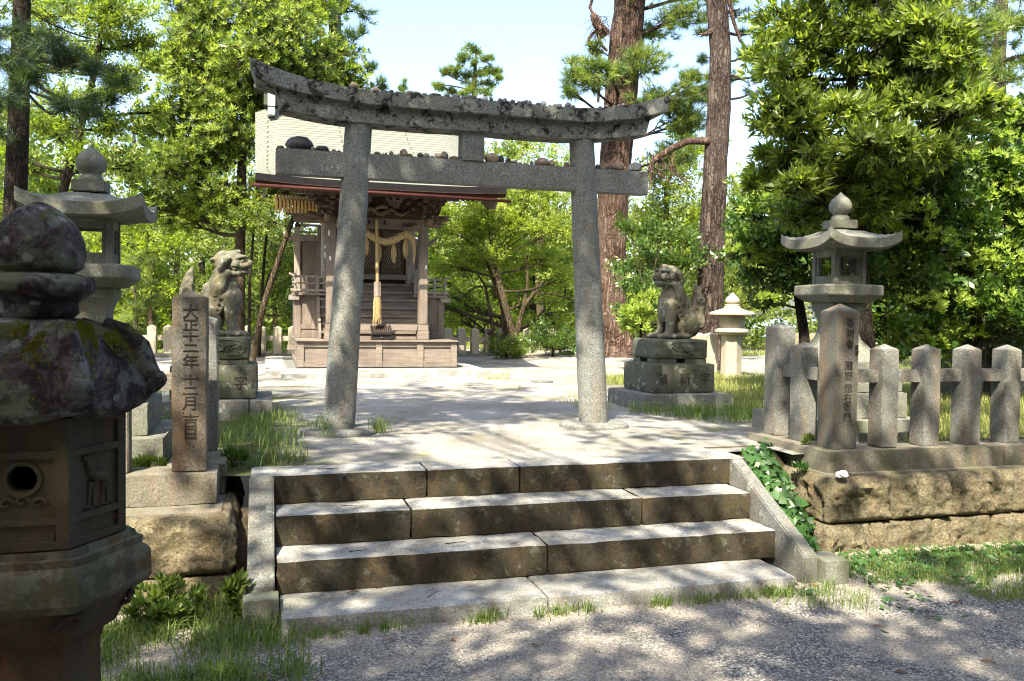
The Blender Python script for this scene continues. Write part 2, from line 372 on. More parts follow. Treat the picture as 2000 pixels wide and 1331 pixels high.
# ================================================================== STAIRCASE
st = thing('stone_staircase', (1.46, -.3, -.6), 'wide flight of three grey granite steps leading up to the torii', 'steps')
R_, T_, W_ = .17, .2869, 2.928
def smod(seed):
    return lambda p, n, so: -.010*max(0, fn(Vector((p[0]*3, p[1]*8, p[2]*8))+so, 1.3, 3))-.006*max(0, noise.noise(Vector((p[0]*14, p[1]*14, p[2]*14))+so)-.25)*(1 if (abs(n[1]) > .3 and abs(n[2]) > .3) else .3)
def step(name, k, joints, x0=0.0, x1=W_, y1=None, ext=.30, h=R_):
    mb = MB(); e = [x0]+joints+[x1]; ztop = -k*R_
    for i in range(len(e)-1):
        n0 = len(mb.f)
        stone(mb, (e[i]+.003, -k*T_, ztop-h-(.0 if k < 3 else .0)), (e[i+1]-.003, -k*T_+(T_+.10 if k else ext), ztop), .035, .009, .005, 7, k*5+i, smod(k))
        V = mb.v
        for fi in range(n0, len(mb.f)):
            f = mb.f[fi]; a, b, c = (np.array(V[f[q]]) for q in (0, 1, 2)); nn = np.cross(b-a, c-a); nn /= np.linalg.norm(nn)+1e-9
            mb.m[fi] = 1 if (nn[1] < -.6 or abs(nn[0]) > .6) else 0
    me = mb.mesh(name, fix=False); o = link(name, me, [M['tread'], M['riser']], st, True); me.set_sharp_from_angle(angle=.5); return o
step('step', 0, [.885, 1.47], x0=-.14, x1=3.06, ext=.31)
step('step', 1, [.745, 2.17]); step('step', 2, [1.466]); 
mb = MB()
for i, (a, b) in enumerate(((.02, 1.35), (1.355, 2.83))):
    stone(mb, (a, -.925, -.66), (b, -.45, -.512), .035, .014, .004, 7, 31+i)
mb.build('bottom_slab', M['tread'], st, smooth='auto')
for x0, x1, ye, ze in ((-.140, -.006, -.655, -.425), (W_+.006, W_+.100, -.84, -.43)):
    V = []; F = []; ny = 34; prof = [(0.0, 0.0), (-.03, -.004), (ye+.01, ze+.01), (ye, ze-.01), (ye, -.68), (0., -.68)]
    mb = MB(); poly = [(p[0], p[1]) for p in prof]; mb.prism(poly, 'x', x0, x1); o = mb.build('cheek_stone', M['cheek'], st, bevel=.008)
# earth filling behind cheeks
mb = MB(); mb.prism([(.52, -.008), (.35, -.03), (-.14, -.50), (-.26, -.64), (-.26, -.75), (.50, -.75)], 'x', W_+.10, 3.54)
mb.prism([(.1, -.20), (-.2, -.42), (-.32, -.62), (-.32, -.75), (.1, -.75)], 'x', -.205, -.142)
tag(mb.build('soil_bank', M['soil']), kind='structure')
# foot blocks
def footblock(x0, x1, y0, y1, z, label, seed):
    mb = MB(); stone(mb, (x0, y0, -.70), (x1, y1, z), .03, .007, .003, 9, seed); o = mb.build('foot_block', M['lantern'], smooth='auto'); tag(o, label, 'stone block')
footblock(-.155, .015, -.80, -.66, -.455, 'small squared granite block at the foot of the left stair cheek', 1)
footblock(3.040, 3.20, -.90, -.70, -.450, 'small squared granite block at the foot of the right stair cheek', 2)
# ================================================================== RETAINING WALLS
def wall(name, label, X0, X1, yf, ztop, j1, j2, side, cat='wall'):
    t = thing(name, ((X0+X1)/2, yf, -.7), label, cat); mb = MB()
    def rough(b):
        lo, hi = b
        def f(p, n, so):
            if abs(n[1]) < .5 and abs(n[0]) < .5: return 0
            m = min(abs(p[0]-lo[0]), abs(p[0]-hi[0])) if abs(n[1]) > .5 else min(abs(p[1]-lo[1]), abs(p[1]-hi[1])); q = min(p[2]-lo[2], hi[2]-p[2])
            e = max(0, min(1, min(m, q)/.022-.3))*(.75 if yf < -.3 else 1); e2 = max(0, min(1, (hi[2]-p[2]-.03)/.03))
            q_ = Vector(p)+so; q_ = q_+Vector((noise.noise(q_*6), noise.noise(q_*6+Vector((5, 5, 5))), noise.noise(q_*6+Vector((9, 2, 1)))))*.05; return e*(.35+.65*e2)*(.045+.030*fn(q_, 3.5, 3)-.045*abs(noise.noise(q_*7))-.030*abs(noise.noise(q_*15))+.012*noise.noise(q_*40))
        return f
    for (zz, js, sd) in ((( ztop-.32, ztop-.012), j1, 0), ((ztop-.70, ztop-.325), j2, 9)):
        for i in range(len(js)-1):
            lo = (js[i]+.008, yf-(.0 if sd == 0 else .012), zz[0]+.002); hi = (js[i+1]-.008, yf+.36, zz[1]-.002)
            stone(mb, lo, hi, .016 if abs((lo[0]+hi[0])/2-2) < 4 else .05, .012, .004, 12, i*3+sd+X0, rough((lo, hi)))
    # return towards the stair
    xa, xb = (X0, X0+.32) if side < 0 else (X1-.32, X1)
    for (zz, ys, sd) in (((ztop-.32, ztop-.012), (yf+.366, .55, .90), 20), ((ztop-.70, ztop-.325), (yf+.366, .25, .9), 24)):
        for i in range(len(ys)-1):
            lo = (xa, ys[i]+.003, zz[0]); hi = (xb, ys[i+1]-.003, zz[1]); stone(mb, lo, hi, .03, .018, .004, 12, i+sd, rough((lo, hi)))
    mb.build('masonry', M['block'], t, smooth=True).data.set_sharp_from_angle(angle=1.1)
    mb = MB(); mb.box(X0+.06, X1-.06, yf+.05, .15, ztop-.69, ztop-.02); mb.build('joint_core', M['mortar'], t)
    mb = MB(); mb.box(X0+.05, X1-.05, yf+.06, .3, ztop-.028, ztop-.004); mb.build('ledge_mortar', M['kerb'], t, bevel=.005)
    return t
wall('retaining_wall', 'rough golden granite block wall right of the steps, under the tall name post', 3.52, 9.2, -.25, -.098, [3.52, 4.035, 4.53, 5.08, 5.62, 6.1, 6.7, 7.2, 7.8, 8.5, 9.2], [3.50, 3.86, 4.37, 4.87, 5.5, 6.0, 6.5, 7.1, 7.7, 8.4, 9.2], -1)
wall('retaining_wall', 'rough golden granite block wall left of the steps, under the rusty date post', -5.4, -.225, -.385, -.118, [-5.4, -4.6, -3.9, -3.2, -2.5, -1.75, -1.05, -.225], [-5.4, -4.9, -4.2, -3.4, -2.7, -1.9, -1.2, -.47, -.225], 1)
# ================================================================== FENCES
def glyphs(parent, host, text, pos, size, y, mirror=False, depth=.006):
    """lay thin dark characters on the -Y face of host (an object in world-aligned local space); their colour stands for groove shade and dirt"""
    vs = []; 
    for ch, (x, z, sx, sz) in zip(text, pos):
        c = bpy.data.curves.new('t', 'FONT'); c.body = ch; c.size = 1; c.extrude = .5; c.resolution_u = 3; c.offset = -.001
        o = bpy.data.objects.new('t', c); COL.objects.link(o); dg = bpy.context.evaluated_depsgraph_get()
        me = bpy.data.meshes.new_from_object(o.evaluated_get(dg)); bpy.data.objects.remove(o)
        co = np.array([v.co[:] for v in me.vertices]); mn, mx = co.min(0), co.max(0); h = (mx-mn); h[h < .25] = .8
        s = size/.9; cx, cz = .5, .38
        X = (co[:, 0]-cx)*s*sx+x; Z = (co[:, 1]-cz)*s*sz+z; Yy = y+np.where(co[:, 2] > 0, -.02, depth)
        vs.append((np.stack([X, Yy, Z], 1), [tuple(p.vertices) for p in me.polygons])); bpy.data.meshes.remove(me)
    V = []; F = []
    for v, f in vs: n = len(V); V += [tuple(p) for p in v]; F += [tuple(i+n for i in q) for q in f]
    V3 = [(p[0], y-.0010 if p[1] < y else y+.002, p[2]) for p in V]
    mm = bpy.data.meshes.new('inscription'); mm.from_pydata(V3, [], F); return link('inscription', mm, M['inscr'], parent)
def post(t, x0, x1, y0, y1, z0, z1, cap=.045, mat='post', seed=0, cell=.035, name='post'):
    r = random.Random(seed*7+3); cx, cy = (x0+x1)/2, (y0+y1)/2; n = 14; V = []; F = []; lx, ly = r.uniform(-.004, .004), r.uniform(-.003, .003)
    m = 3; ring = [(x0+(x1-x0)*i/m, y0) for i in range(m)]+[(x1, y0+(y1-y0)*i/m) for i in range(m)]+[(x1-(x1-x0)*i/m, y1) for i in range(m)]+[(x0, y1-(y1-y0)*i/m) for i in range(m)]; k = len(ring)
    for j in range(n+1):
        f = j/n; z = z0+(z1-z0)*f
        for (x, y) in ring:
            d = .0022*noise.noise(Vector((x*9, y*9, z*7+seed)))+.0012*noise.noise(Vector((x*31, y*31, z*33+seed))); V.append((x+(x-cx)*d*12+lx*f, y+(y-cy)*d*12+ly*f, z))
    for j in range(n):
        for i in range(k): F.append((j*k+i, j*k+(i+1) % k, (j+1)*k+(i+1) % k, (j+1)*k+i))
    V.append((cx+lx, cy+ly, z1+cap)); a = len(V)-1
    for q in range(4): c0 = n*k+q*m; F.append((c0, c0+1, c0+2, n*k+((q+1)*m) % k, a))
    F.append(tuple(range(k-1, -1, -1)))
    mb = MB(); mb.add(V, F); me = mb.mesh(name, .0045, 2); o = link(name, me, M[mat], t, True); me.set_sharp_from_angle(angle=.45); return o
def nice(o, ang=.6):
    me = o.data; me.polygons.foreach_set('use_smooth', [True]*len(me.polygons))
    try: me.set_sharp_from_angle(angle=ang)
    except Exception: pass
fr = thing('stone_fence', (5.5, 0, 0), 'granite post-and-rail fence on the right wall, with a tall corner post carrying a carved name', 'fence')
mb = MB()
for i, (a, b) in enumerate(((3.60, 5.1), (5.106, 6.6), (6.606, 8.2), (8.206, 9.2))): stone(mb, (a, -.133, -.105), (b, .13, .045), .04, .01, .004, 7, 40+i)
stone(mb, (3.60, .136, -.105), (3.92, .86, .045), .04, .01, .004, 7, 45)
mb.build('kerb', M['kerb'], fr, smooth='auto')
cpr = post(fr, 3.685, 3.870, -.085, .10, .046, .995, .06, 'rustpost', 1, name='corner_post')
for i in range(14):
    x1 = 4.225+.361*i; post(fr, x1-.138, x1, -.065, .075, .046, .735, .040, 'post', 10+i, name='post'); 
post(fr, 3.70, 3.84, .315, .455, .046, .735, .040, seed=30); post(fr, 3.69, 3.85, .62, .785, .046, .875, .040, seed=31, name='end_post')
xs = [3.866]+[4.225+.361*i for i in range(14)]
for i in range(14): mb = MB(); stone(mb, (xs[i]-.002, -.02, .50), (xs[i+1]-.136, .075, .592), .05, .006, .002, 8, i); mb.build('rail', M['post'], fr, smooth='auto')
for a, b in ((.098, .318), (.453, .622)): mb = MB(); stone(mb, (3.745, a, .50), (3.825, b, .592), .05, .006, .002, 8, a*9); mb.build('rail', M['post'], fr, smooth='auto')
def zz(px, py, y): p = atY(px, py, y); return p[0], p[2]
fl = thing('stone_fence', (-1.6, 0, 0), 'granite post-and-rail fence on the left wall, with a rusty corner post carved with a date', 'fence')
mb = MB()
for i, (a, b) in enumerate(((-5.3, -3.6), (-3.595, -1.9), (-1.895, -.305))): stone(mb, (a, -.133, -.122), (b, .13, .055), .035, .012, .007, 9, 50+i)
stone(mb, (-.60, .136, -.122), (-.275, .70, .055), .04, .01, .004, 7, 55)
mb.build('kerb', M['kerb'], fl, smooth='auto')
cpl = post(fl, -.545, -.365, -.09, .085, .056, 1.012, .045, 'rustpost', 2, name='corner_post')
for i in range(12):
    x1 = -.765-.361*i; post(fl, x1-.138, x1, -.075, .065, .056, .735, .035, 'post', 60+i, name='post')
post(fl, -.53, -.39, .30, .44, .056, .735, .035, seed=80); post(fl, -.53, -.345, .60, .78, .056, .885, .035, seed=81, name='end_post')
xs = [-.545]+[-.765-.361*i-.138 for i in range(12)]; xr = [-.765-.361*i for i in range(12)]
for i in range(12): mb = MB(); stone(mb, (xr[i]-.002, -.03, .50), (xs[i]+.002, .065, .592), .05, .006, .002, 8, 20+i); mb.build('rail', M['post'], fl, smooth='auto')
# inscriptions: thin dark characters in place of carved grooves
P = []
for (z0, z1) in ((596, 620), (622, 646), (647, 667), (668, 690), (692, 720), (731, 751), (755, 771), (773, 801), (809, 834), (835, 859)):
    x, z = zz(371, (z0+z1)/2, -.09); P.append((x+.002, z, 1.0, 1.0))
# square each character to the height it has on the stone
glyphs(fl, cpl, '大正十二年十二月吉日', [(x, z, 1.0, q) for (x, z, s, k), q in zip(P, (.95, .78, .62, .62, .95, .68, .62, .95, .9, .8))], .080, -.0925)
P = [(1660, 629), (1660, 652), (1660, 673), (1660, 714), (1659, 735), (1658, 757), (1657, 778), (1656, 793), (1655, 815)]
ppos = []
for (u, v), k in zip([(1660, 630), (1660, 652), (1659, 672), (1657, 714), (1657, 735), (1656, 758), (1655, 777), (1654, 795), (1654, 815)], [1]*9):
    x, z = zz(u, v, -.085); ppos.append((x+.002, z, .95, .95))
ppos += [(zz(1673, 679, -.085)[0], zz(1673, 679, -.085)[1], .5, .5), (zz(1673, 690, -.085)[0], zz(1673, 690, -.085)[1], .5, .5)]
glyphs(fr, cpr, '寄附者瀧野徳右衛門宮津', ppos, .066, -.0875)
nice(cpl, .5); nice(cpr, .5)
# ================================================================== FAR FENCES
ff = thing('stone_fence', (1.6, 13.55, 0), 'low granite post-and-rail fence running behind the shrine across the whole precinct', 'fence')
mb = MB(); mb.box(-14, 8.6, 13.45, 13.75, -.12, .06); mb.build('kerb', M['post'], ff, bevel=.01)
for i in range(-14, 20):
    x = 2.01+.307*i*1.0
    if x > 8.4: continue
    mb = MB(); mb.box(x-.085, x+.085, 13.51, 13.69, .06, .60); mb.add([(x-.085, 13.51, .60), (x+.085, 13.51, .60), (x+.085, 13.69, .60), (x-.085, 13.69, .60), (x, 13.6, .65)], [(0, 1, 4), (1, 2, 4), (2, 3, 4), (3, 0, 4)])
    mb.build('post', M['pale_stone'], ff, bevel=.004)
mb = MB(); mb.box(-8, 8.5, 13.56, 13.64, .33, .43); mb.build('rail', M['pale_stone'], ff)
fb = thing('stone_fence', (9.0, 3.6, 0), 'short run of granite fence posts standing in the grass behind the right fence', 'fence')
mb = MB(); mb.box(7.9, 12.2, 3.55, 3.85, -.1, .05); mb.build('kerb', M['post'], fb, bevel=.01)
for i in range(10):
    x = 8.02+.365*i+(.0 if i else 0); post(fb, x, x+.19, 3.6, 3.79, .05, .70, .04, seed=90+i, cell=.06)
mb = MB(); mb.box(8.05, 11.6, 3.66, 3.74, .44, .55); mb.build('rail', M['post'], fb)
wp = thing('boundary_stone', (6.85, 7.5, 0), 'pair of pale sunlit fence posts beside the small round lantern', 'posts')
for a in (6.66, 6.872): post(wp, a, a+.19, 7.4, 7.58, -.02, .66, .04, 'pale_stone', int(a*10), .06)
# ================================================================== TORII
to = thing('torii_gate', (1.58, 1.78, 0), 'weathered grey stone torii gate with leaning round pillars and pebbles along its beams', 'torii gate')
def pillar(bx, tx, seed):
    n = 40; k = 60; V = []; F = []
    for j in range(k+1):
        f = j/k; z = -.05+f*2.53; cx = bx+(tx-bx)*f; r = .127-.022*f
        for i in range(n):
            a = 2*PI*i/n; d = .003*noise.noise(Vector((math.cos(a)*1.2+seed, math.sin(a)*1.2, z*2)))+.0015*noise.noise(Vector((math.cos(a)*9+seed, math.sin(a)*9, z*22)))
            V.append((cx+(r+d)*math.cos(a), 1.78+(r+d)*math.sin(a), z))
    for j in range(k):
        for i in range(n): F.append((j*n+i, j*n+(i+1) % n, (j+1)*n+(i+1) % n, (j+1)*n+i))
    rawmesh('pillar', V, F, M['torii'], to, True)
    mb = MB(); mb.lathe([(.30, -.08), (.30, .012), (.27, .03), (.14, .034)], (bx, 1.78, 0), 28)
    V = [(x*1.0+.02*noise.noise(Vector((x*4, y*4, seed))), y+.02*noise.noise(Vector((y*4, x*4, seed+4))), z) for x, y, z in mb.v]; mb.v = V
    mb.build('pillar_base', M['torii'], to, smooth=False, bevel=.006)
xl = (atY(628, 840, 1.78)[0]+atY(692, 838, 1.78)[0])/2; xr_ = (atY(1133, 828, 1.78)[0]+atY(1187, 828, 1.78)[0])/2
xtl = (atY(675, 240, 1.78)[0]+atY(728, 240, 1.78)[0])/2; xtr = (atY(1110, 272, 1.78)[0]+atY(1160, 272, 1.78)[0])/2
pillar(xl, xtl, 1); pillar(xr_, xtr, 5)
def curve(pts, y):
    q = np.array([atY(u, v, y) for u, v in pts]); return q[:, 0], q[:, 2]
def smoothinterp(x, X, Z):
    f = lambda a: np.interp(a, X, Z); return np.mean([f(x+d) for d in np.linspace(-.09, .09, 7)], 0)
KY0, KY1, SY0, SY1 = 1.61, 1.95, 1.665, 1.895
kt = curve([(487, 109), (538, 133), (596, 152), (678, 170), (760, 181), (829, 185), (910, 191.5), (1010, 202), (1111, 210.5), (1175, 211.6), (1230, 205), (1311, 186)], KY0)
kb = curve([(500, 148), (536, 166), (596, 183), (678, 198), (760, 206.5), (920, 220), (1010, 227), (1153, 238), (1230, 233), (1270, 226), (1305, 216)], KY0)
sb = curve([(546, 211), (610, 226), (678, 237), (806, 248), (920, 255), (1020, 264), (1107, 270.5), (1164, 271), (1219, 267.5), (1262, 262)], SY0)
stx = (atY(538, 169, SY0)[0], atY(1272, 231, SY0)[0])
def beam(name, top, bot, tx, bx, y0, y1, mat, ridge=0, seed=0, nx=90, nyy=6, nz=6):
    V = []; F = []; rings = []
    for i in range(nx+1):
        f = i/nx; xt = tx[0]+(tx[1]-tx[0])*f; xb = bx[0]+(bx[1]-bx[0])*f; zt = float(top(xt)); zb = float(bot(xb)); ring = []
        for j in range(nyy): a = j/nyy; ring.append((xb, y0+(y1-y0)*a, zb))
        for j in range(nz): a = j/nz; ring.append((xb+(xt-xb)*a, y1, zb+(zt-zb)*a))
        for j in range(nyy): a = j/nyy; ring.append((xt, y1+(y0-y1)*a, zt+ridge*(1-abs(2*a-1))))
        for j in range(nz): a = j/nz; ring.append((xt+(xb-xt)*a, y0, zt+(zb-zt)*a))
        for p in ring:
            d = .004*noise.noise(Vector(p)*6+Vector((seed, 0, 0)))+.002*noise.noise(Vector(p)*25); V.append((p[0], p[1]+d, p[2]+d))
    n = 2*(nyy+nz)
    for i in range(nx):
        for j in range(n): F.append((i*n+j, i*n+(j+1) % n, (i+1)*n+(j+1) % n, (i+1)*n+j))
    F += [tuple(range(n)), tuple(range(nx*n+n-1, nx*n-1, -1))]
    mb = MB(); mb.add(V, F); o = mb.build(name, M[mat], to); nice(o, .6); return o
beam('top_lintel', lambda x: smoothinterp(x, *kt), lambda x: smoothinterp(x, *kb), (kt[0][0], kt[0][-1]), (kb[0][0], kb[0][-1]), KY0, KY1, 'kasagi', .02, 1)
beam('under_lintel', lambda x: smoothinterp(x, *kb)+.012, lambda x: smoothinterp(x, *sb), stx, (sb[0][0], sb[0][-1]), SY0, SY1, 'kasagi', 0, 2)
nk = [atY(u, v, 1.715) for u, v in ((538, 290), (538, 340), (1267, 334), (1265, 379))]
NX0, NX1, NZ0, NZ1 = nk[0][0], nk[2][0], (nk[1][2]+nk[3][2])/2, (nk[0][2]+nk[2][2])/2
mb = MB(); stone(mb, (NX0, 1.715, NZ0), (NX1, 1.845, NZ1), .04, .008, .003, 6, 3); nice(mb.build('tie_beam', M['torii'], to))
sx0, sx1 = atY(903, 270, 1.70)[0], atY(947, 270, 1.70)[0]
mb = MB(); stone(mb, (sx0, 1.70, NZ1-.004), (sx1, 1.86, float(smoothinterp((sx0+sx1)/2, *sb))+.008), .035, .006, .002, 8, 5); nice(mb.build('centre_strut', M['torii'], to))
# pebbles laid on the beams
def pebble(x, y, z, rx, ry, rz, mi, seed, label, angular=False):
    bm = bmesh.new(); bmesh.ops.create_icosphere(bm, subdivisions=2 if not angular else 1, radius=1)
    for v in bm.verts:
        k = 1+.22*noise.noise(v.co*1.3+Vector((seed*1.3, seed, 0))); c = v.co*k; v.co = Vector((c.x*rx, c.y*ry, max(c.z, -.75)*rz))
    zmin = min(v.co.z for v in bm.verts)
    rot = Matrix.Rotation(seed*2.4, 4, 'Z') if rx/ry < 1.6 else Matrix.Rotation(.2*math.sin(seed), 4, 'Z')
    for v in bm.verts: v.co.z -= zmin
    bmesh.ops.transform(bm, matrix=rot, verts=bm.verts)
    me = bpy.data.meshes.new('pebble'); bm.to_mesh(me); bm.free()
    o = link('pebble', me, M['flint'] if angular else M['peb'][mi], None, not angular); o.location = (x, y, z-.002)
    tag(o, label, 'pebble', 'pebbles laid on the torii beams'); return o
ordn = lambda k: '%d%s' % (k, 'th' if 10 <= k % 100 <= 20 else {1: 'st', 2: 'nd', 3: 'rd'}.get(k % 10, 'th'))
ZN = NZ1+.002; shade = ['dark', 'grey', 'tan', 'pale']
# (px, width px, height px, tone)
nukiL = [(548, 12, 4, 1), (562, 9, 4, 0), (585, 42, 20, 0), (612, 8, 5, 1), (629, 22, 9, 0), (640, 10, 5, 1), (652, 8, 4, 2), (661, 8, 4, 0)]
nukiM = [(737, 12, 4, 1), (748, 4, 4, 1), (754, 6, 6, 0), (764, 8, 6, 1), (771, 5, 4, 1), (779, 8, 6, 2), (788, 13, 10, 2), (800, 12, 6, 2), (809, 6, 4, 1), (821, 9, 6, 0), (832, 13, 8, 1), (844, 10, 6, 1), (856, 11, 8, 2), (868, 16, 12, 1), (887, 16, 8, 2),
         (961, 25, 12, 2), (978, 11, 12, 0), (993, 10, 10, 0), (1005, 11, 5, 1), (1016, 8, 4, 1), (1027, 11, 5, 2), (1039, 7, 5, 2), (1059, 26, 12, 2), (1062, 14, 5, 0), (1078, 12, 8, 2), (1090, 8, 4, 1), (1107, 13, 10, 2)]
nukiR = [(1168, 11, 7, 0), (1177, 11, 5, 1), (1190, 16, 7, 0), (1209, 20, 13, 2), (1240, 26, 15, 1), (1259, 12, 5, 3)]
def lay(lst, zf, yf, where, grp_y0):
    lst = sorted(lst)
    for i, (u, w_, h_, tn) in enumerate(lst):
        y = yf(i); w_ *= 1.22; h_ *= 1.35; p = atY(u, 300, y); m = (y+5.03)/1658/.96; rx = w_/2*m; rz = h_/2*m/.85; ry = rx*random.uniform(.75, 1.1)
        size = 'large' if w_ > 22 else 'medium' if w_ > 12.5 else 'small'; sh = 'flat' if h_ < w_*.5 else 'rounded'
        lab = '%s %s %s pebble on the %s, %s from left' % (size, sh, shade[tn], where, ordn(i+1))
        ang = (u == 1240)
        if u == 585: lab = 'largest dark mossy rounded stone on the left end of the tie beam'
        if ang: lab = 'angular grey rock with white facets near the right end of the tie beam'
        zz_ = zf(p[0])
        if u == 1062: zz_ += .045; lab = 'small dark flat pebble lying on top of a pale tan pebble on the tie beam'
        pebble(p[0], y, zz_, rx, max(ry, rx*.75), rz, tn, i+u*.1, lab, ang)
lay(nukiL, lambda x: ZN, lambda i: 1.75+.05*((i*7) % 3), 'left end of the tie beam', 0)
lay(nukiM, lambda x: ZN, lambda i: 1.745+.05*((i*7) % 3), 'middle of the tie beam', 0)
lay(nukiR, lambda x: ZN, lambda i: 1.75+.03*((i*7) % 3), 'right end of the tie beam', 0)
top = []
rr = random.Random(5)
u = 690
for (u, w_, h_, tn) in [(690, 14, 8, 2), (733, 13, 9, 2), (752, 12, 4, 0), (763, 9, 4, 0), (776, 14, 6, 0), (800, 16, 6, 1), (812, 13, 4, 1), (827, 14, 6, 1), (848, 22, 5, 0), (872, 9, 4, 1), (888, 18, 8, 1), (905, 14, 5, 1), (916, 12, 5, 1), (935, 14, 6, 0), (945, 12, 7, 3), (958, 8, 4, 0), (967, 8, 5, 0), (976, 11, 7, 0), (985, 8, 6, 1), (991, 9, 6, 0), (1000, 9, 7, 0), (1012, 8, 4, 1), (1019, 9, 8, 0), (1026, 9, 8, 0), (1033, 8, 6, 1), (1041, 11, 5, 1), (1051, 10, 6, 0), (1060, 10, 7, 3), (1072, 8, 6, 1), (1085, 14, 6, 2), (1091, 10, 5, 3), (1101, 9, 5, 3), (1108, 12, 9, 0), (1117, 9, 4, 1), (1123, 7, 4, 3), (1171, 8, 4, 0), (1182, 7, 4, 1), (1198, 6, 4, 1), (1207, 6, 4, 1), (1215, 5, 3, 1)]:
    top.append((u, w_, h_+1, tn))
lay(top, lambda x: float(smoothinterp(x, *kt))+.006, lambda i: 1.66+.04*((i*5) % 3), 'top lintel', 0)
# ================================================================== GUARDIAN PEDESTALS
def hollow_plinth(t, x0, x1, y0, y1, z0, z1):
    mb = MB(); stone(mb, (x0, y0, z0+.045), (x1, y1, z1), .03, .03, .004, 9, x0)
    o = mb.build('carved_plinth', M['plinth'], t, smooth='auto')
    mb = MB()
    for a, b in ((x0+.01, x0+.26), (x1-.26, x1-.01)):
        for c, d in ((y0+.015, y0+.2), (y1-.2, y1-.015)): mb = MB(); stone(mb, (a, c, z0), (b, d, z0+.048), .05, .008, .004, 9, a); mb.build('plinth_foot', M['plinth'], t, smooth='auto')
    # relief panel: peony scroll in a rounded frame
    mb = MB(); cx = (x0+x1)/2+.06; cz = (z0+z1)/2+.03; hw = (x1-x0)*.33; hh = .068; y = y0-.001
    fp = []
    for i in range(41):
        a = 2*PI*i/40; fp.append((cx+hw*math.copysign(abs(math.cos(a))**.5, math.cos(a)), y, cz+hh*math.copysign(abs(math.sin(a))**.6, math.sin(a))))
    mb.tube(fp, .006, 5, cap=False)
    r2 = random.Random(int(abs(x0)*100))
    for k in range(16):
        a0 = r2.uniform(0, 6.3); sx = cx+hw*.82*(k/15*2-1); sz = cz+.03*math.sin(k*2.1); rr_ = r2.uniform(.018, .032); d = r2.choice((-1, 1))
        mb.tube([(sx+rr_*(1-.09*q)*math.cos(a0+d*q*.62), y-.003, sz+rr_*(1-.09*q)*math.sin(a0+d*q*.62)) for q in range(10)], [.008-.0006*q for q in range(10)], 5)
    for k in range(7):
        a = k*2*PI/7; mb.tube([(cx, y-.004, cz), (cx+.028*math.cos(a), y-.010, cz+.028*math.sin(a)), (cx+.042*math.cos(a+.2), y-.002, cz+.042*math.sin(a+.2))], [.010, .013, .004], 6)
    mb.build('relief_carving', M['plinth'], t, smooth='auto')
def pedestal(x0, flip, label):
    # x0: inner lower corner (near the path); built towards +X, mirrored when flip
    f = (lambda a, b: (x0-b, x0-a)) if flip else (lambda a, b: (x0+a, x0+b))
    t = thing('statue_pedestal', (x0+(.51 if not flip else -.51), 3.25, 0), label, 'pedestal')
    mb = MB()
    a, b = f(0, 1.015)
    m_ = a+.36 if not flip else b-.20
    stone(mb, (a, 2.755, -.06), (m_-.002, 3.72, .155), .05, .012, .003, 7, x0); stone(mb, (m_+.002, 2.755, -.06), (b, 3.72, .155), .05, .012, .003, 7, x0+2)
    mb.build('base_slab', M['cheek'], t, smooth='auto')
    a, b = f(.135, .872); mb = MB(); stone(mb, (a, 2.90, .156), (b, 3.60, .460), .04, .022, .004, 8, x0+3); blk = mb.build('inscribed_block', M['plinth'], t, smooth='auto')
    a2, b2 = f(.20, .818); hollow_plinth(t, a2, b2, 2.96, 3.54, .460, .710)
    return t, blk, (a, b)
tr, blkr, (ar, br) = pedestal(3.595, False, 'stepped dark stone pedestal under the right guardian lion, carved with large characters')
pos = []
for ch, u in zip('字新濱', (1377, 1338, 1295)):
    p = atY(u, 738, 2.90); pos.append((p[0], .305, .9, .95))
glyphs(tr, blkr, '字新濱', pos, .125, 2.897, depth=.008)
tl, blkl, (al, bl) = pedestal(.005, True, 'stepped dark stone pedestal under the left guardian lion, half hidden by the rusty post')
p = atY(470, 742, 2.90)
glyphs(tl, blkl, '字新濱', [(p[0], .305, .9, .95), (p[0]-.24, .305, .9, .95), (p[0]-.48, .305, .9, .95)], .125, 2.897, depth=.008)
# ================================================================== SQUARE LANTERNS
def roofpatch(mb, cx, cy, z0, z1, w, hi, thick, lift, n=14):
    """square lantern roof with concave slopes and upswept corners; w half width, hi half width at top"""
    V = []; F = []
    def P(i, j, top):
        u, v = i/n*2-1, j/n*2-1; m = max(abs(u), abs(v)); 
        r = hi+(w-hi)*m; x, y = (u/m*r if m > 1e-6 else 0), (v/m*r if m > 1e-6 else 0)
        s = (m)**.62; c = (min(abs(u), abs(v))/m if m > 1e-6 else 0)
        z = z1-(z1-z0)*s+lift*(c**3)*(m**3)
        if m < 1e-6: z = z1
        if not top: z = z0-thick+lift*.9*(c**3)*(m**3)
        return (cx+x, cy+y, z)
    k = n+1
    for top in (1, 0):
        for j in range(k):
            for i in range(k): V.append(P(i, j, top))
    for j in range(n):
        for i in range(n):
            a = j*k+i; F.append((a, a+1, a+k+1, a+k)); b = a+k*k; F.append((b, b+k, b+k+1, b+1))
    e = [(i, 0) for i in range(n)]+[(n, j) for j in range(n)]+[(n-i, n) for i in range(n)]+[(0, n-j) for j in range(n)]
    for q in range(len(e)):
        a = e[q]; b = e[(q+1) % len(e)]; ia = a[1]*k+a[0]; ib = b[1]*k+b[0]; F.append((ia, ia+k*k, ib+k*k, ib))
    mb.add(V, F)
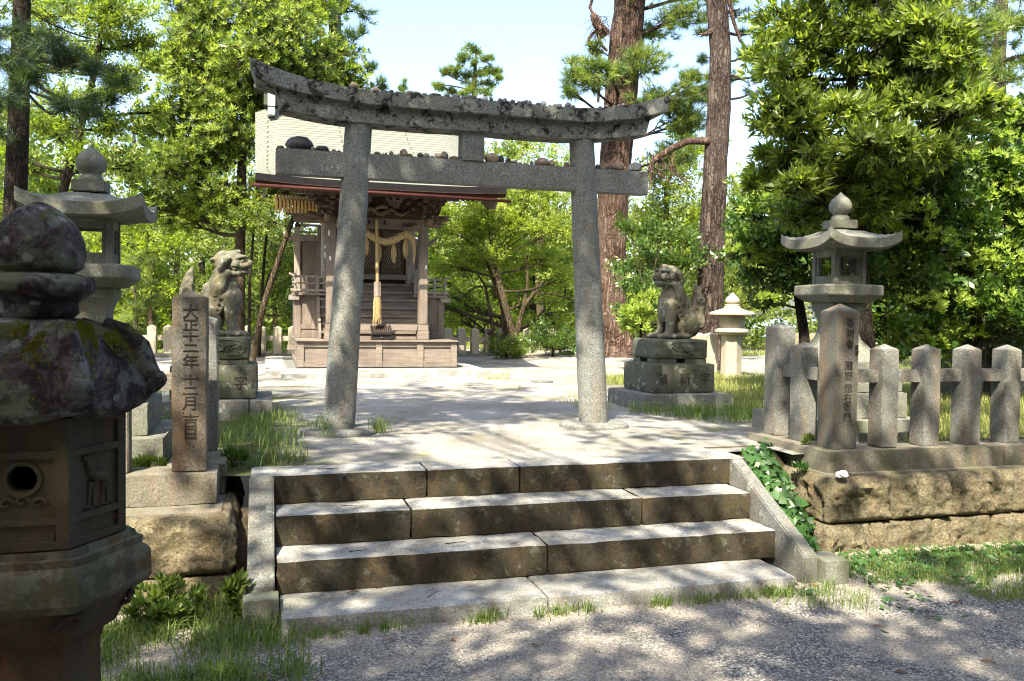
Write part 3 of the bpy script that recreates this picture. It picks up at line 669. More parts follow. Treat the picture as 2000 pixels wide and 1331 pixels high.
def squarelathe(mb, cx, cy, prof, ch=.12, mi=0):
    """octagon-cornered square section loft, prof = (half width, z)"""
    V = []; F = []
    for r, z in prof:
        c = r*(1-ch)
        for x, y in ((r, -c), (r, c), (c, r), (-c, r), (-r, c), (-r, -c), (-c, -r), (c, -r)): V.append((cx+x, cy+y, z))
    for j in range(len(prof)-1):
        for i in range(8): F.append((j*8+i, j*8+(i+1) % 8, (j+1)*8+(i+1) % 8, (j+1)*8+i))
    F += [tuple(range(7, -1, -1)), tuple(range((len(prof)-1)*8, len(prof)*8))]; mb.add(V, F, mi)
def square_lantern(cx, cy, label, s=1.0, win=.085):
    t = thing('stone_lantern', (cx, cy, 0), label, 'stone lantern', None)
    mb = MB(); stone(mb, (cx-.49, cy-.49, -.05), (cx+.49, cy+.49, .155), .06, .012, .003, 7, cx); mb.build('base_slab', M['lantern'], t, smooth='auto')
    mb = MB(); stone(mb, (cx-.39, cy-.39, .157), (cx+.39, cy+.39, .36), .05, .012, .006, 9, cx+1)
    stone(mb, (cx-.36, cy-.36, .362), (cx+.36, cy+.36, .54), .05, .012, .003, 9, cx+2); mb.build('base_block', M['lantern'], t, smooth='auto')
    mb = MB(); squarelathe(mb, cx, cy, [(.30, .542), (.31, .60), (.295, .63), (.20, .70), (.14, .78), (.115, .87), (.118, .93), (.14, 1.0), (.158, 1.02), (.158, 1.075), (.15, 1.08)])
    nice(mb.build('shaft', M['lantern'], t, bevel=.004), .5)
    mb = MB(); squarelathe(mb, cx, cy, [(.15, 1.078), (.20, 1.085), (.262, 1.135), (.268, 1.145), (.268, 1.215), (.262, 1.222), (.18, 1.232)], .16); nice(mb.build('platform', M['lantern'], t, bevel=.003), .5)
    mb = MB(); h = .152; q = .045
    for sx in (-1, 1):
        for sy in (-1, 1): mb.box(cx+sx*h-(q if sx > 0 else -0), cx+sx*h+(0 if sx > 0 else q), cy+sy*h-(q if sy > 0 else 0), cy+sy*h+(0 if sy > 0 else q), 1.23, 1.515)
    for (z0, z1) in ((1.230, 1.30), (1.455, 1.515)):
        mb.box(cx-h+q, cx+h-q, cy-h+.006, cy-h+.045, z0, z1); mb.box(cx-h+q, cx+h-q, cy+h-.045, cy+h-.006, z0, z1)
        mb.box(cx-h+.006, cx-h+.045, cy-h+q, cy+h-q, z0, z1); mb.box(cx+h-.045, cx+h-.006, cy-h+q, cy+h-q, z0, z1)
    for sg in (-1, 1):   # narrow jambs beside each opening
        for side in (-1, 1):
            a = cx+side*(h-q)-(.022 if side > 0 else 0); mb.box(a, a+.022, cy+sg*(h-.028)-.017, cy+sg*(h-.028)+.017, 1.30, 1.455)
            a = cy+side*(h-q)-(.022 if side > 0 else 0); mb.box(cx+sg*(h-.028)-.017, cx+sg*(h-.028)+.017, a, a+.022, 1.30, 1.455)
    mb.build('fire_box', M['lantern'], t, bevel=.004)
    mb = MB(); roofpatch(mb, cx, cy, 1.595, 1.705, .355*s, .10, .075, .075); mb.box(cx-.18, cx+.18, cy-.18, cy+.18, 1.512, 1.53)
    o = mb.build('roof', M['lantern'], t); nice(o, .55)
    mb = MB(); mb.box(cx-.10, cx+.10, cy-.10, cy+.10, 1.69, 1.765)
    o = mb.build('finial_base', M['lantern'], t, bevel=.006)
    mb = MB(); pr = [(.075, 1.763), (.072, 1.79), (.058, 1.805), (.062, 1.82), (.085, 1.84), (.093, 1.875), (.088, 1.905), (.070, 1.938), (.042, 1.962), (.018, 1.982), (.008, 1.998)]
    mb.lathe(pr, (cx, cy, 0), 28); o = mb.build('jewel_finial', M['lantern'], t); nice(o, .9)
    return t
square_lantern(-1.145, 1.03, 'tall square stone lantern on the left, partly hidden behind the dark near lantern', 1.0)
square_lantern(4.535, 1.03, 'tall square stone lantern standing behind the tall name post on the right', .95)
# ================================================================== SMALL ROUND LANTERN
t = thing('stone_lantern', (7.08, 7.0, 0), 'small pale sunlit lantern with a flat round roof on the grass at the right', 'stone lantern')
C_ = (7.08, 7.0, 0)
mb = MB(); mb.lathe([(.165, -.05), (.165, .02), (.158, .60), (.17, .66), (.12, .68)], C_, 6, ph=.5); nice(mb.build('shaft', M['pale_stone'], t, bevel=.006), .5)
mb = MB(); mb.lathe([(.16, .665), (.235, .69), (.27, .72), (.27, .75), (.235, .775), (.18, .78)], C_, 24); nice(mb.build('platform', M['pale_stone'], t))
mb = MB(); mb.lathe([(.19, .778), (.20, .86), (.20, .96), (.18, 1.0)], C_, 24); nice(mb.build('fire_box', M['pale_stone'], t))
mb = MB(); mb.lathe([(.20, .985), (.36, .99), (.365, 1.01), (.33, 1.035), (.20, 1.075), (.13, 1.10), (.12, 1.13)], C_, 28); nice(mb.build('roof', M['pale_stone'], t), 1.)
mb = MB(); mb.lathe([(.11, 1.12), (.12, 1.15), (.085, 1.165), (.11, 1.19), (.115, 1.22), (.09, 1.27), (.04, 1.31), (.012, 1.345)], C_, 20); nice(mb.build('jewel_finial', M['pale_stone'], t), 1.)
# ================================================================== NEAR HEXAGONAL LANTERN
NX, NY = -.615, -2.58
nl = thing('stone_lantern', (NX, NY, -.6), 'large dark lichen-covered hexagonal lantern close by at the left edge, moss on its roof', 'stone lantern')
def hexpt(a):   # radius factor of a hexagon with corners on +-X
    k = (a % (PI/3))-PI/6; return math.cos(PI/6)/math.cos(k)
def hexloft(prof, nside=12, amp=.006, sc=9, blend=1.0, cap=True, wav=None):
    V = []; F = []; n = nside*6
    for j, (r, z) in enumerate(prof):
        for i in range(n):
            a = 2*PI*i/n; k = hexpt(a)*blend+(1-blend)*.95; x = r*k*math.cos(a); y = r*k*math.sin(a); p = Vector((x, y, z))
            rr_ = 1+amp/max(r, .05)*(noise.fractal(p*sc, 1, 2, 4)); zz_ = z+(wav(a, r, z) if wav else 0)+amp*.6*noise.noise(p*sc*1.4)
            V.append((NX+x*rr_, NY+y*rr_, zz_))
    for j in range(len(prof)-1):
        for i in range(n): F.append((j*n+i, j*n+(i+1) % n, (j+1)*n+(i+1) % n, (j+1)*n+i))
    if cap: F += [tuple(range(n-1, -1, -1)), tuple(range((len(prof)-1)*n, len(prof)*n))]
    return V, F
def dens(prof, k=6):
    out = []
    for a, b in zip(prof[:-1], prof[1:]):
        for i in range(k): f = i/k; out.append((a[0]+(b[0]-a[0])*f, a[1]+(b[1]-a[1])*f))
    return out+[prof[-1]]
mb = MB(); mb.add(*hexloft(dens([(.080, 1.03), (.106, 1.045), (.115, 1.078), (.112, 1.11), (.100, 1.142), (.079, 1.171), (.050, 1.196), (.022, 1.210), (.008, 1.214)], 4), 8, .0028, 9, 0)); nice(mb.build('jewel_finial', M['oldstone'], nl), 1.5)
mb = MB(); mb.add(*hexloft(dens([(.07, .90), (.098, .93), (.094, .955), (.105, .965), (.135, .985), (.140, 1.005), (.132, 1.022), (.07, 1.035)], 3), 8, .0035, 10, 0)); nice(mb.build('finial_ring', M['oldstone'], nl), 1.5)
def roofw(a, r, z):
    c = 1-abs(((a % (PI/3))/(PI/6))-1); return 0 if r < .15 else -.0+((1-c)**2)*.05*((r-.15)/.18)-.02*((r-.15)/.18)
# roof: concave slopes ending in heavy scrolled corners
V, F = hexloft(dens([(.09, .915), (.15, .905), (.215, .872), (.240, .81), (.258, .765), (.272, .738), (.272, .70), (.25, .675), (.22, .668), (.12, .67)], 7), 14, .011, 8, 1, True, roofw)
V = [(x, y, z) for x, y, z in V]; mb = MB(); mb.add(V, F); o = mb.build('roof', M['oldstone'], nl); nice(o, 1.6)
mb = MB()
for k in range(6):
    a = k*PI/3; d = Vector((math.cos(a), math.sin(a), 0)); c = Vector((NX, NY, 0))
    mb.tube([c+d*.15+Vector((0, 0, .905)), c+d*.20+Vector((0, 0, .885)), c+d*.232+Vector((0, 0, .838)), c+d*.252+Vector((0, 0, .785)), c+d*.268+Vector((0, 0, .755)), c+d*.278+Vector((0, 0, .75))], [.012, .024, .030, .030, .028, .012], 10)
    s = c+d*.272+Vector((0, 0, .750)); tn = Vector((-d.y, d.x, 0))
    mb.tube([s-tn*.030, s-tn*.020, s+tn*.020, s+tn*.030], [.015, .030, .030, .015], 14)
    for i, (x, y, z) in enumerate(mb.v):
        q = Vector((x, y, z)); e = noise.fractal(q*14, 1, 2, 4)*.008; mb.v[i] = (x+e, y+e, z+e*.8)
    nice(mb.build('roof_scroll', M['oldstone'], nl), 1.5); mb = MB()
# moss cushions on roof as small leafy mats
def lanternmoss():
    V = []; F = []
    for k in range(5200):
        c = random.choice(((-.02, .30, 1), (-.30, .12, .7), (.55, .14, .35), (-1.1, .14, .5), (-.62, .10, .4)))
        a = c[0]-.35+random.gauss(0, c[1]*.6); r = .17+abs(random.gauss(0, .045)); 
        if noise.noise(Vector((a*3, r*14, 2))) < -.12: continue
        z = .906-.7*max(0, r-.15)-4.2*max(0, r-.19)**2+.004; kk = hexpt(a)
        p = Vector((NX+r*kk*math.cos(a), NY+r*kk*math.sin(a), z+.012*noise.noise(Vector((a*5, r*20, 0)))+.008))
        d = Vector((random.gauss(0, .5), random.gauss(0, .5), 1)).normalized(); s = random.uniform(.004, .009); u = d.orthogonal().normalized()*s*.35; n = len(V)
        V += [p-u-d*.003, p+u-d*.003, p+d*s]; F.append((n, n+1, n+2))
    rawmesh('moss_patch', V, F, M['moss'], nl)
lanternmoss()
# fire box: six framed panels, near front one with a round hole, next one with a carved animal
def hexwall(r0, z0, z1, name, mat):
    mb = MB(); 
    for k in range(6):
        a0, a1 = k*PI/3, (k+1)*PI/3; A = Vector((NX+r0*math.cos(a0), NY+r0*math.sin(a0), 0)); B = Vector((NX+r0*math.cos(a1), NY+r0*math.sin(a1), 0))
        u = (B-A); L = u.length; u.normalize(); nrm = Vector((u.y, -u.x, 0))
        def slab(s0, s1, za, zb, out, th=.012):
            c = [A+u*(s0*L), A+u*(s1*L)]; V = []
            for z in (za, zb):
                for p in c:
                    for d in (out, out-th): V.append(p+nrm*d+Vector((0, 0, z)))
            mb.add(V, [(0, 2, 3, 1), (4, 5, 7, 6), (0, 4, 6, 2), (1, 3, 7, 5), (0, 1, 5, 4), (2, 6, 7, 3)])
        hole = (k == 4)
        if not hole: slab(0, 1, z0, z1, -.010, .02)
        slab(0, .14, z0, z1, 0, .014); slab(.86, 1, z0, z1, 0, .014)
        for za, zb in ((z0, z0+.02), (z0+.062, z0+.078), (z1-.095, z1-.078), (z1-.018, z1)): slab(.14, .86, za, zb, 0, .014)
        if hole:
            cz = (z0+z1)/2+.015; cs = .5*L; hw = .36*L; hh = (z1-z0)/2; n = 32; V = []; F = []
            R = .033
            for i in range(n):
                a = 2*PI*i/n; ca, sa = math.cos(a), math.sin(a); k2 = min(hw/max(abs(ca), 1e-6), hh/max(abs(sa), 1e-6))
                zc = max(z0, min(z1, cz+sa*k2)); sq = (cs+ca*k2, zc)
                for (s, z, d) in ((sq[0], sq[1], -.010), (cs+ca*(R+.012), cz+sa*(R+.012), -.010), (cs+ca*(R+.010), cz+sa*(R+.010), -.002), (cs+ca*R, cz+sa*R, -.004), (cs+ca*R, cz+sa*R, -.05)): V.append(A+u*s+nrm*d+Vector((0, 0, z)))
            for i in range(n):
                j = (i+1) % n
                for q in range(4): F.append((i*5+q, j*5+q, j*5+q+1, i*5+q+1))
            mb.add(V, F)
            for q in range(3):   # swirl of clouds under the hole
                mb.tube([A+u*(cs+(-.035+.035*q)+.018*(1-.08*w)*math.cos(w*.6))+nrm*-.007+Vector((0, 0, z0+.115+.006*(q % 2)+.016*(1-.08*w)*math.sin(w*.6))) for w in range(11)], .005, 6)
        elif k == 5:   # carved deer-like animal
            o_ = A+u*(.5*L); zc = z0+.10
            def pt(s, z): return o_+u*s+nrm*-.008+Vector((0, 0, zc+z))
            mb.tube([pt(.035, .045), pt(.02, .062), pt(-.005, .062), pt(-.022, .075)], [.013, .019, .018, .012], 8, flat=.8)
            mb.tube([pt(-.018, .07), pt(-.03, .10), pt(-.034, .118), pt(-.046, .112)], [.011, .009, .010, .005], 8)
            mb.tube([pt(-.030, .118), pt(-.026, .138)], [.004, .002], 5); mb.tube([pt(-.036, .12), pt(-.038, .14)], [.004, .002], 5)
            for s, b in ((-.02, -.026), (-.01, -.008), (.028, .02), (.036, .042)): mb.tube([pt(s, .05), pt((s+b)/2, .02), pt(b, -.012)], [.009, .005, .004], 6)
            mb.tube([pt(.036, .055), pt(.046, .03)], [.005, .002], 5)
            for q in range(4): mb.tube([pt(-.04+.025*q, -.018), pt(-.03+.025*q, -.010), pt(-.02+.025*q, -.018)], .004, 5)
    o = mb.build(name, mat, nl, bevel=0); nice(o, .5); return o
hexwall(.205, .352, .672, 'fire_box', M['oldbrown'])
mb = MB(); mb.add(*hexloft(dens([(.15, .34), (.228, .352), (.232, .336), (.248, .334), (.246, .316), (.262, .306), (.268, .296), (.268, .228), (.258, .214), (.235, .20)], 3), 10, .0022, 12)); nice(mb.build('platform', M['oldplat'], nl), .5)
mb = MB(); mb.add(*hexloft(dens([(.23, .212), (.225, .19), (.205, .15), (.185, .115), (.158, .098), (.15, .06), (.148, -.25), (.155, -.45), (.175, -.50), (.19, -.56), (.20, -.66)], 5), 10, .005, 9, .45)); nice(mb.build('shaft', M['oldbrown'], nl), .9)
mb = MB()
for k in range(12):
    a = k*PI/6; d = Vector((math.cos(a), math.sin(a), 0)); tn = Vector((-d.y, d.x, 0)); c = Vector((NX, NY, 0)); r = .217*hexpt(a)
    mb.tube([c+d*(r-.0)+tn*(.034*math.cos(w)*(1-.05*w))+Vector((0, 0, .165+.026*math.sin(w)*(1-.05*w)))-d*.03*(1 if math.sin(w) < 0 else 0) for w in [x*.6 for x in range(12)]], .007, 6)
nice(mb.build('scroll_carving', M['oldbrown'], nl), 1)
# ================================================================== GUARDIAN LIONS
def lion(cx, cy, z0, face, label, tail_h=1.0, headturn=.5, scale=1.0):
    """seated stone lion dog: solid pieces merged by voxel remesh into one continuous body, then carved; local +x = forward"""
    t = thing('guardian_lion', (cx, cy, z0), label, 'lion statue')
    bm = bmesh.new()
    def ell(c, r, rot=(0, 0, 0)):
        m = Matrix.Translation(c) @ Matrix.Rotation(rot[2], 4, 'Z') @ Matrix.Rotation(rot[1], 4, 'Y') @ Matrix.Rotation(rot[0], 4, 'X') @ Matrix.Diagonal((*r, 1)); bmesh.ops.create_icosphere(bm, subdivisions=3, radius=1, matrix=m)
    def tub(pts, rad, n=10):
        V, F = tube_arr(pts, rad, n); vs = [bm.verts.new(v) for v in V]
        for f in F: bm.faces.new([vs[i] for i in f])
        bm.faces.new([vs[i] for i in range(n)][::-1]); bm.faces.new([vs[i] for i in range(len(V)-n, len(V))])
        k = len(pts)-1; ell(pts[0], (rad[0]*.98,)*3); ell(pts[k], (rad[k]*.98,)*3)
    # trunk, chest, neck, rump
    ell((.36, 0, .34), (.115, .125, .15), (0, .25, 0)); ell((.27, 0, .34), (.15, .125, .19), (0, -.45, 0)); ell((.17, 0, .20), (.155, .145, .165), (0, -.2, 0))
    ell((.34, 0, .46), (.105, .105, .12)); ell((.40, 0, .27), (.06, .09, .09)); ell((.12, 0, .11), (.12, .15, .10))
    tub([(.30, 0, .48), (.35, 0, .58)], [.105, .095])
    # front legs, splayed paws with toes
    for s in (-1, 1):
        tub([(.36, s*.085, .36), (.375, s*.10, .24), (.385, s*.105, .12), (.40, s*.11, .05)], [.070, .058, .050, .052])
        ell((.44, s*.115, .032), (.085, .058, .036))
        for q in (-1.3, -.43, .43, 1.3): ell((.505, s*.115+q*.026, .026), (.030, .015, .026))
        # haunch, hind foot
        ell((.17, s*.125, .16), (.12, .065, .125), (0, -.3, 0)); ell((.24, s*.135, .13), (.07, .05, .09)); ell((.26, s*.145, .035), (.12, .048, .038))
        for q in (-1, 0, 1): ell((.365, s*.145+q*.026, .026), (.028, .014, .026))
        # knee tuft curls and shoulder curls
        for (x, z, r) in ((.30, .33, .030), (.285, .285, .028), (.27, .24, .024)):
            tub([(x+r*math.cos(w), s*(.135), z+r*math.sin(w)) for w in [i*.75 for i in range(8)]], [.013]*8, 6)
    # mane strands falling from the head
    for i in range(17):
        a = -1.9+3.8*i/16; y = .112*math.sin(a); x = .31-.085*math.cos(a); 
        tub([(x+.02, y*.95, .60), (x-.015, y*1.18, .52), (x-.03, y*1.22, .44), (x-.045, y*1.15, .38)], [.022, .024, .020, .012], 6)
    for i in range(6):   # spine ridge
        ell((.17-.022*i, 0, .43-.055*i), (.028, .03, .032))
    # head (turned a little)
    hd = bmesh.new(); main = bm; bm = hd
    def e2(c, r, rot=(0, 0, 0)): 
        m = Matrix.Translation(c) @ Matrix.Rotation(rot[1], 4, 'Y') @ Matrix.Diagonal((*r, 1)); bmesh.ops.create_icosphere(hd, subdivisions=3, radius=1, matrix=m)
    e2((0, 0, .03), (.125, .108, .105)); e2((.085, 0, -.012), (.085, .088, .055)); e2((.08, 0, -.072), (.075, .076, .034)); e2((-.06, 0, .03), (.10, .112, .11))
    e2((.155, 0, .012), (.030, .050, .030)); e2((.165, .026, .002), (.02, .020, .018)); e2((.165, -.026, .002), (.02, .020, .018))
    for s in (-1, 1):
        e2((.088, s*.052, .062), (.062, .040, .024), (0, -.15, 0)); e2((.10, s*.064, .030), (.022, .020, .019)); e2((.10, s*.066, -.020), (.060, .028, .026)); e2((.04, s*.092, -.01), (.04, .03, .045))
        V, F = tube_arr([(.0, s*.105, .07), (-.05, s*.128, .035), (-.085, s*.135, -.03), (-.09, s*.128, -.085)], [.030, .038, .034, .012], 8)
        vs = [hd.verts.new(v) for v in V]; [hd.faces.new([vs[i] for i in f]) for f in F]; hd.faces.new([vs[i] for i in range(8)][::-1]); hd.faces.new([vs[i] for i in range(24, 32)])
        for k in range(5):
            e2((.06-.035*k, s*(.078+.008*k), -.085+.004*k), (.022, .020, .026))
        for k in range(4): e2((.115-.028*k, s*.085, -.046), (.013, .010, .010))
    for k in range(5): e2((.06-.055*k, 0, .118-.004*k*k), (.034, .05+.01*k, .022))
    bmesh.ops.transform(hd, matrix=Matrix.Translation((.385, 0, .665)) @ Matrix.Rotation(headturn, 4, 'Z') @ Matrix.Rotation(-.08, 4, 'Y'), verts=hd.verts)
    tmp = bpy.data.meshes.new('h'); hd.to_mesh(tmp); hd.free(); main.from_mesh(tmp); bpy.data.meshes.remove(tmp); bm = main
    # flame tail
    for (y, h, r) in ((0, .62*tail_h, .062), (-.06, .50*tail_h, .048), (.06, .50*tail_h, .048)):
        tub([(.06, y*.6, .10), (.015, y, .25), (-.005, y*1.1, h*.68), (.02, y*.9, h*.88), (.045, y*.5, h)], [.05, r, r*1.05, r*.62, .010], 10)
    for s in (-1, 1):
        for k, z in enumerate((.16, .25, .34, .42)):
            tub([(.01-.03*0+.028*math.cos(w), s*.085, z+.028*math.sin(w)) for w in [i*.8 for i in range(8)]], [.018]*8, 6)
        ell((-.01, s*.07, .2), (.035, .035, .10)); ell((-.01, s*.07, .36), (.035, .03, .09))
    bmesh.ops.scale(bm, vec=(scale,)*3, verts=bm.verts)
    me = bpy.data.meshes.new('lion'); bm.to_mesh(me); bm.free()
    o = bpy.data.objects.new('tmp', me); COL.objects.link(o)
    md = o.modifiers.new('r', 'REMESH'); md.mode = 'VOXEL'; md.voxel_size = .0075
    md = o.modifiers.new('s', 'SMOOTH'); md.factor = .5; md.iterations = 2
    dg = bpy.context.evaluated_depsgraph_get(); me2 = bpy.data.meshes.new_from_object(o.evaluated_get(dg)); bpy.data.objects.remove(o)
    n = len(me2.vertices); co = np.empty(n*3, np.float32); no = np.empty(n*3, np.float32); me2.vertices.foreach_get('co', co); me2.vertices.foreach_get('normal', no); co = co.reshape(-1, 3); no = no.reshape(-1, 3)
    # carving: mouth line, eye rims, mane grooves, toes
    Rz = Matrix.Rotation(headturn, 3, 'Z') @ Matrix.Rotation(-.08, 3, 'Y'); H = Vector((.385, 0, .665))
    L = [(np.array(Rz.inverted() @ (Vector(p)/scale-H))) for p in co.astype(float)]; L = np.array(L); d = np.zeros(n)
    s = np.abs(L[:, 1]); inhead = (L[:, 0] > -.02)
    mouth = np.exp(-((L[:, 2]+.046-.35*np.maximum(0, .10-L[:, 0])*.6)/.0075)**2)*(L[:, 0] > .01)*(s > .0)
    eye = np.exp(-(((L[:, 0]-.112)**2+(L[:, 2]-.030)**2)**.5-.024)**2/.004**2)*(s > .04)*inhead
    brow = np.exp(-((L[:, 2]-.043-.3*(L[:, 0]-.1)**2)/.006)**2)*(L[:, 0] > .06)*(s > .02)
    nost = np.exp(-(((s-.022)/.008)**2+((L[:, 2]-.004)/.007)**2))*(L[:, 0] > .165)
    d -= .016*mouth*inhead+.008*eye+.009*brow+.012*nost
    Q = co/scale; hair = (Q[:, 2] > .34)*(Q[:, 0] < .34)*(L[:, 0] < .0); d += hair*.0035*np.sin(Q[:, 1]*150+Q[:, 2]*40); 
    tail = (Q[:, 0] < .07)*(Q[:, 2] > .12); d += tail*.003*np.sin(np.arctan2(Q[:, 1], .05)*14+Q[:, 2]*25)
    nz = np.array([noise.fractal(Vector(p)*14, 1, 2, 4) for p in co.astype(float)]); d += .0028*nz*2
    co = co+no*(d*scale)[:, None]
    if face < 0: co[:, 0] = -co[:, 0]
    me2.vertices.foreach_set('co', co.ravel())
    if face < 0: me2.flip_normals()
    b = link('lion_body', me2, M['statue'], t, True); b.location = (0, 0, 0)
    return t
lion(4.435, 3.24, .708, -1, 'stone guardian lion seated on the right pedestal, turned towards the steps, upright flame tail', 1.0, -.42, .985)
lion(-.745, 3.24, .700, 1, 'stone guardian lion seated on the left pedestal, seen in profile behind the rusty post', 1.04, -.12, 1.0)
# ================================================================== SHRINE PODIUM
pod = thing('stone_podium', (1.65, 9.5, 0), 'low pale granite podium slab under the wooden shrine', 'podium')
mb = MB()
for i, (a, b) in enumerate(((-.07, .9), (.904, 2.0), (2.004, 3.35))): stone(mb, (a, 7.85, -.06), (b, 8.35, .078), .07, .012, .004, 6, i)
for i, (a, b) in enumerate(((.15, 1.2), (1.204, 2.25))): stone(mb, (a, 7.52, -.06), (b, 7.845, .055), .07, .012, .004, 6, i+5)
stone(mb, (-.07, 8.354, -.06), (.25, 12.3, .074), .1, .012, .004, 6, 9); stone(mb, (3.05, 8.354, -.06), (3.35, 12.3, .074), .1, .012, .004, 6, 10)
mb.build('kerb_slab', M['tread'], pod, smooth='auto')
mb = MB(); mb.box(.2, 3.1, 8.3, 12.2, -.05, .07); mb.build('podium_floor', M['cheek'], pod)
# ================================================================== SHRINE
SX = 1.665
sh = thing('wooden_shrine', (SX, 9.8, .08), 'small weathered wooden shrine with a curved pale copper roof behind the torii', 'shrine')
def part(name, mb, mat, bevel=.004, parent=None, smooth=False): return mb.build(name, M[mat] if isinstance(mat, str) else mat, parent or sh, bevel=bevel, smooth=smooth)
def pb(name, mat, *b, bevel=.004, parent=None): mb = MB(); mb.box(*b); return part(name, mb, mat, bevel, parent)
# lower wooden stage
b0 = MB(); b0.box(.43, 2.90, 8.53, 11.4, .085, .49); base = part('base_stage', b0, 'wood')
mb = MB()
for x0, x1 in ((.40, .51), (1.62, 1.72), (2.28, 2.385), (2.83, 2.935)): mb.box(x0, x1, 8.495, 8.545, .082, .488)
mb.box(.51, 1.62, 8.505, 8.535, .082, .175); mb.box(1.72, 2.28, 8.505, 8.535, .082, .175); mb.box(2.385, 2.83, 8.505, 8.535, .082, .175)
mb.box(.51, 1.62, 8.505, 8.535, .40, .488); mb.box(1.72, 2.28, 8.505, 8.535, .40, .488); mb.box(2.385, 2.83, 8.505, 8.535, .40, .488)
mb.box(.26, .40, 8.56, 8.64, .35, .43); mb.box(2.935, 3.07, 8.56, 8.64, .35, .43)
mb.box(.40, .43, 8.545, 11.4, .082, .17); mb.box(.40, .43, 8.545, 11.4, .40, .488); mb.box(2.90, 2.935, 8.545, 11.4, .082, .17); mb.box(2.90, 2.935, 8.545, 11.4, .40, .488)
part('stage_frame', mb, 'wood', parent=base)
pb('stage_top', 'wood', .385, 2.95, 8.455, 11.42, .488, .512)
# body and core walls
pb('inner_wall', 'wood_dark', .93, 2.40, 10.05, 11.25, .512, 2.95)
for x in (.93, 2.40):
    mb = MB(); mb.lathe([(.085, .512), (.085, 2.78)], (x, 10.0, 0), 20); part('main_pillar', mb, 'wood_grey', 0, smooth='auto')
mb = MB(); mb.box(.99, 2.34, 9.96, 10.04, 2.42, 2.60); part('lintel', mb, 'wood'); mb = MB(); mb.box(.99, 2.34, 9.95, 10.04, 1.53, 1.62); part('door_sill', mb, 'wood')
# lattice doors: three bays of diamond bars
for (x0, x1) in ((1.05, 1.44), (1.46, 1.86), (1.88, 2.28)):
    mb = MB(); 
    for a, b in ((x0, x0+.045), (x1-.045, x1)): mb.box(a, b, 9.965, 10.0, 1.62, 2.42)
    for a, b in ((1.62, 1.72), (2.36, 2.42)): mb.box(x0+.045, x1-.045, 9.967, 9.998, a, b)
    d = part('lattice_door', mb, 'wood_dark', .003)
    mb = MB(); xa, xb, za, zb = x0+.045, x1-.045, 1.72, 2.36; sl = 1.9
    def clipline(c, sgn):
        pts = []
        for x in (xa, xb):
            z = c+sgn*sl*(x-xa)
            if za <= z <= zb: pts.append((x, z))
        for z in (za, zb):
            x = xa+(z-c)/(sgn*sl)
            if xa < x < xb: pts.append((x, z))
        return pts[:2] if len(pts) >= 2 else None
    for k in range(-8, 16):
        for sgn in (1, -1):
            q = clipline(za+k*.085+(0 if sgn > 0 else .0), sgn)
            if q: mb.tube([(q[0][0], 9.985+.006*sgn, q[0][1]), (q[1][0], 9.985+.006*sgn, q[1][1])], .0055, 4, cap=False)
    part('lattice', mb, 'wood_grey', 0, d)
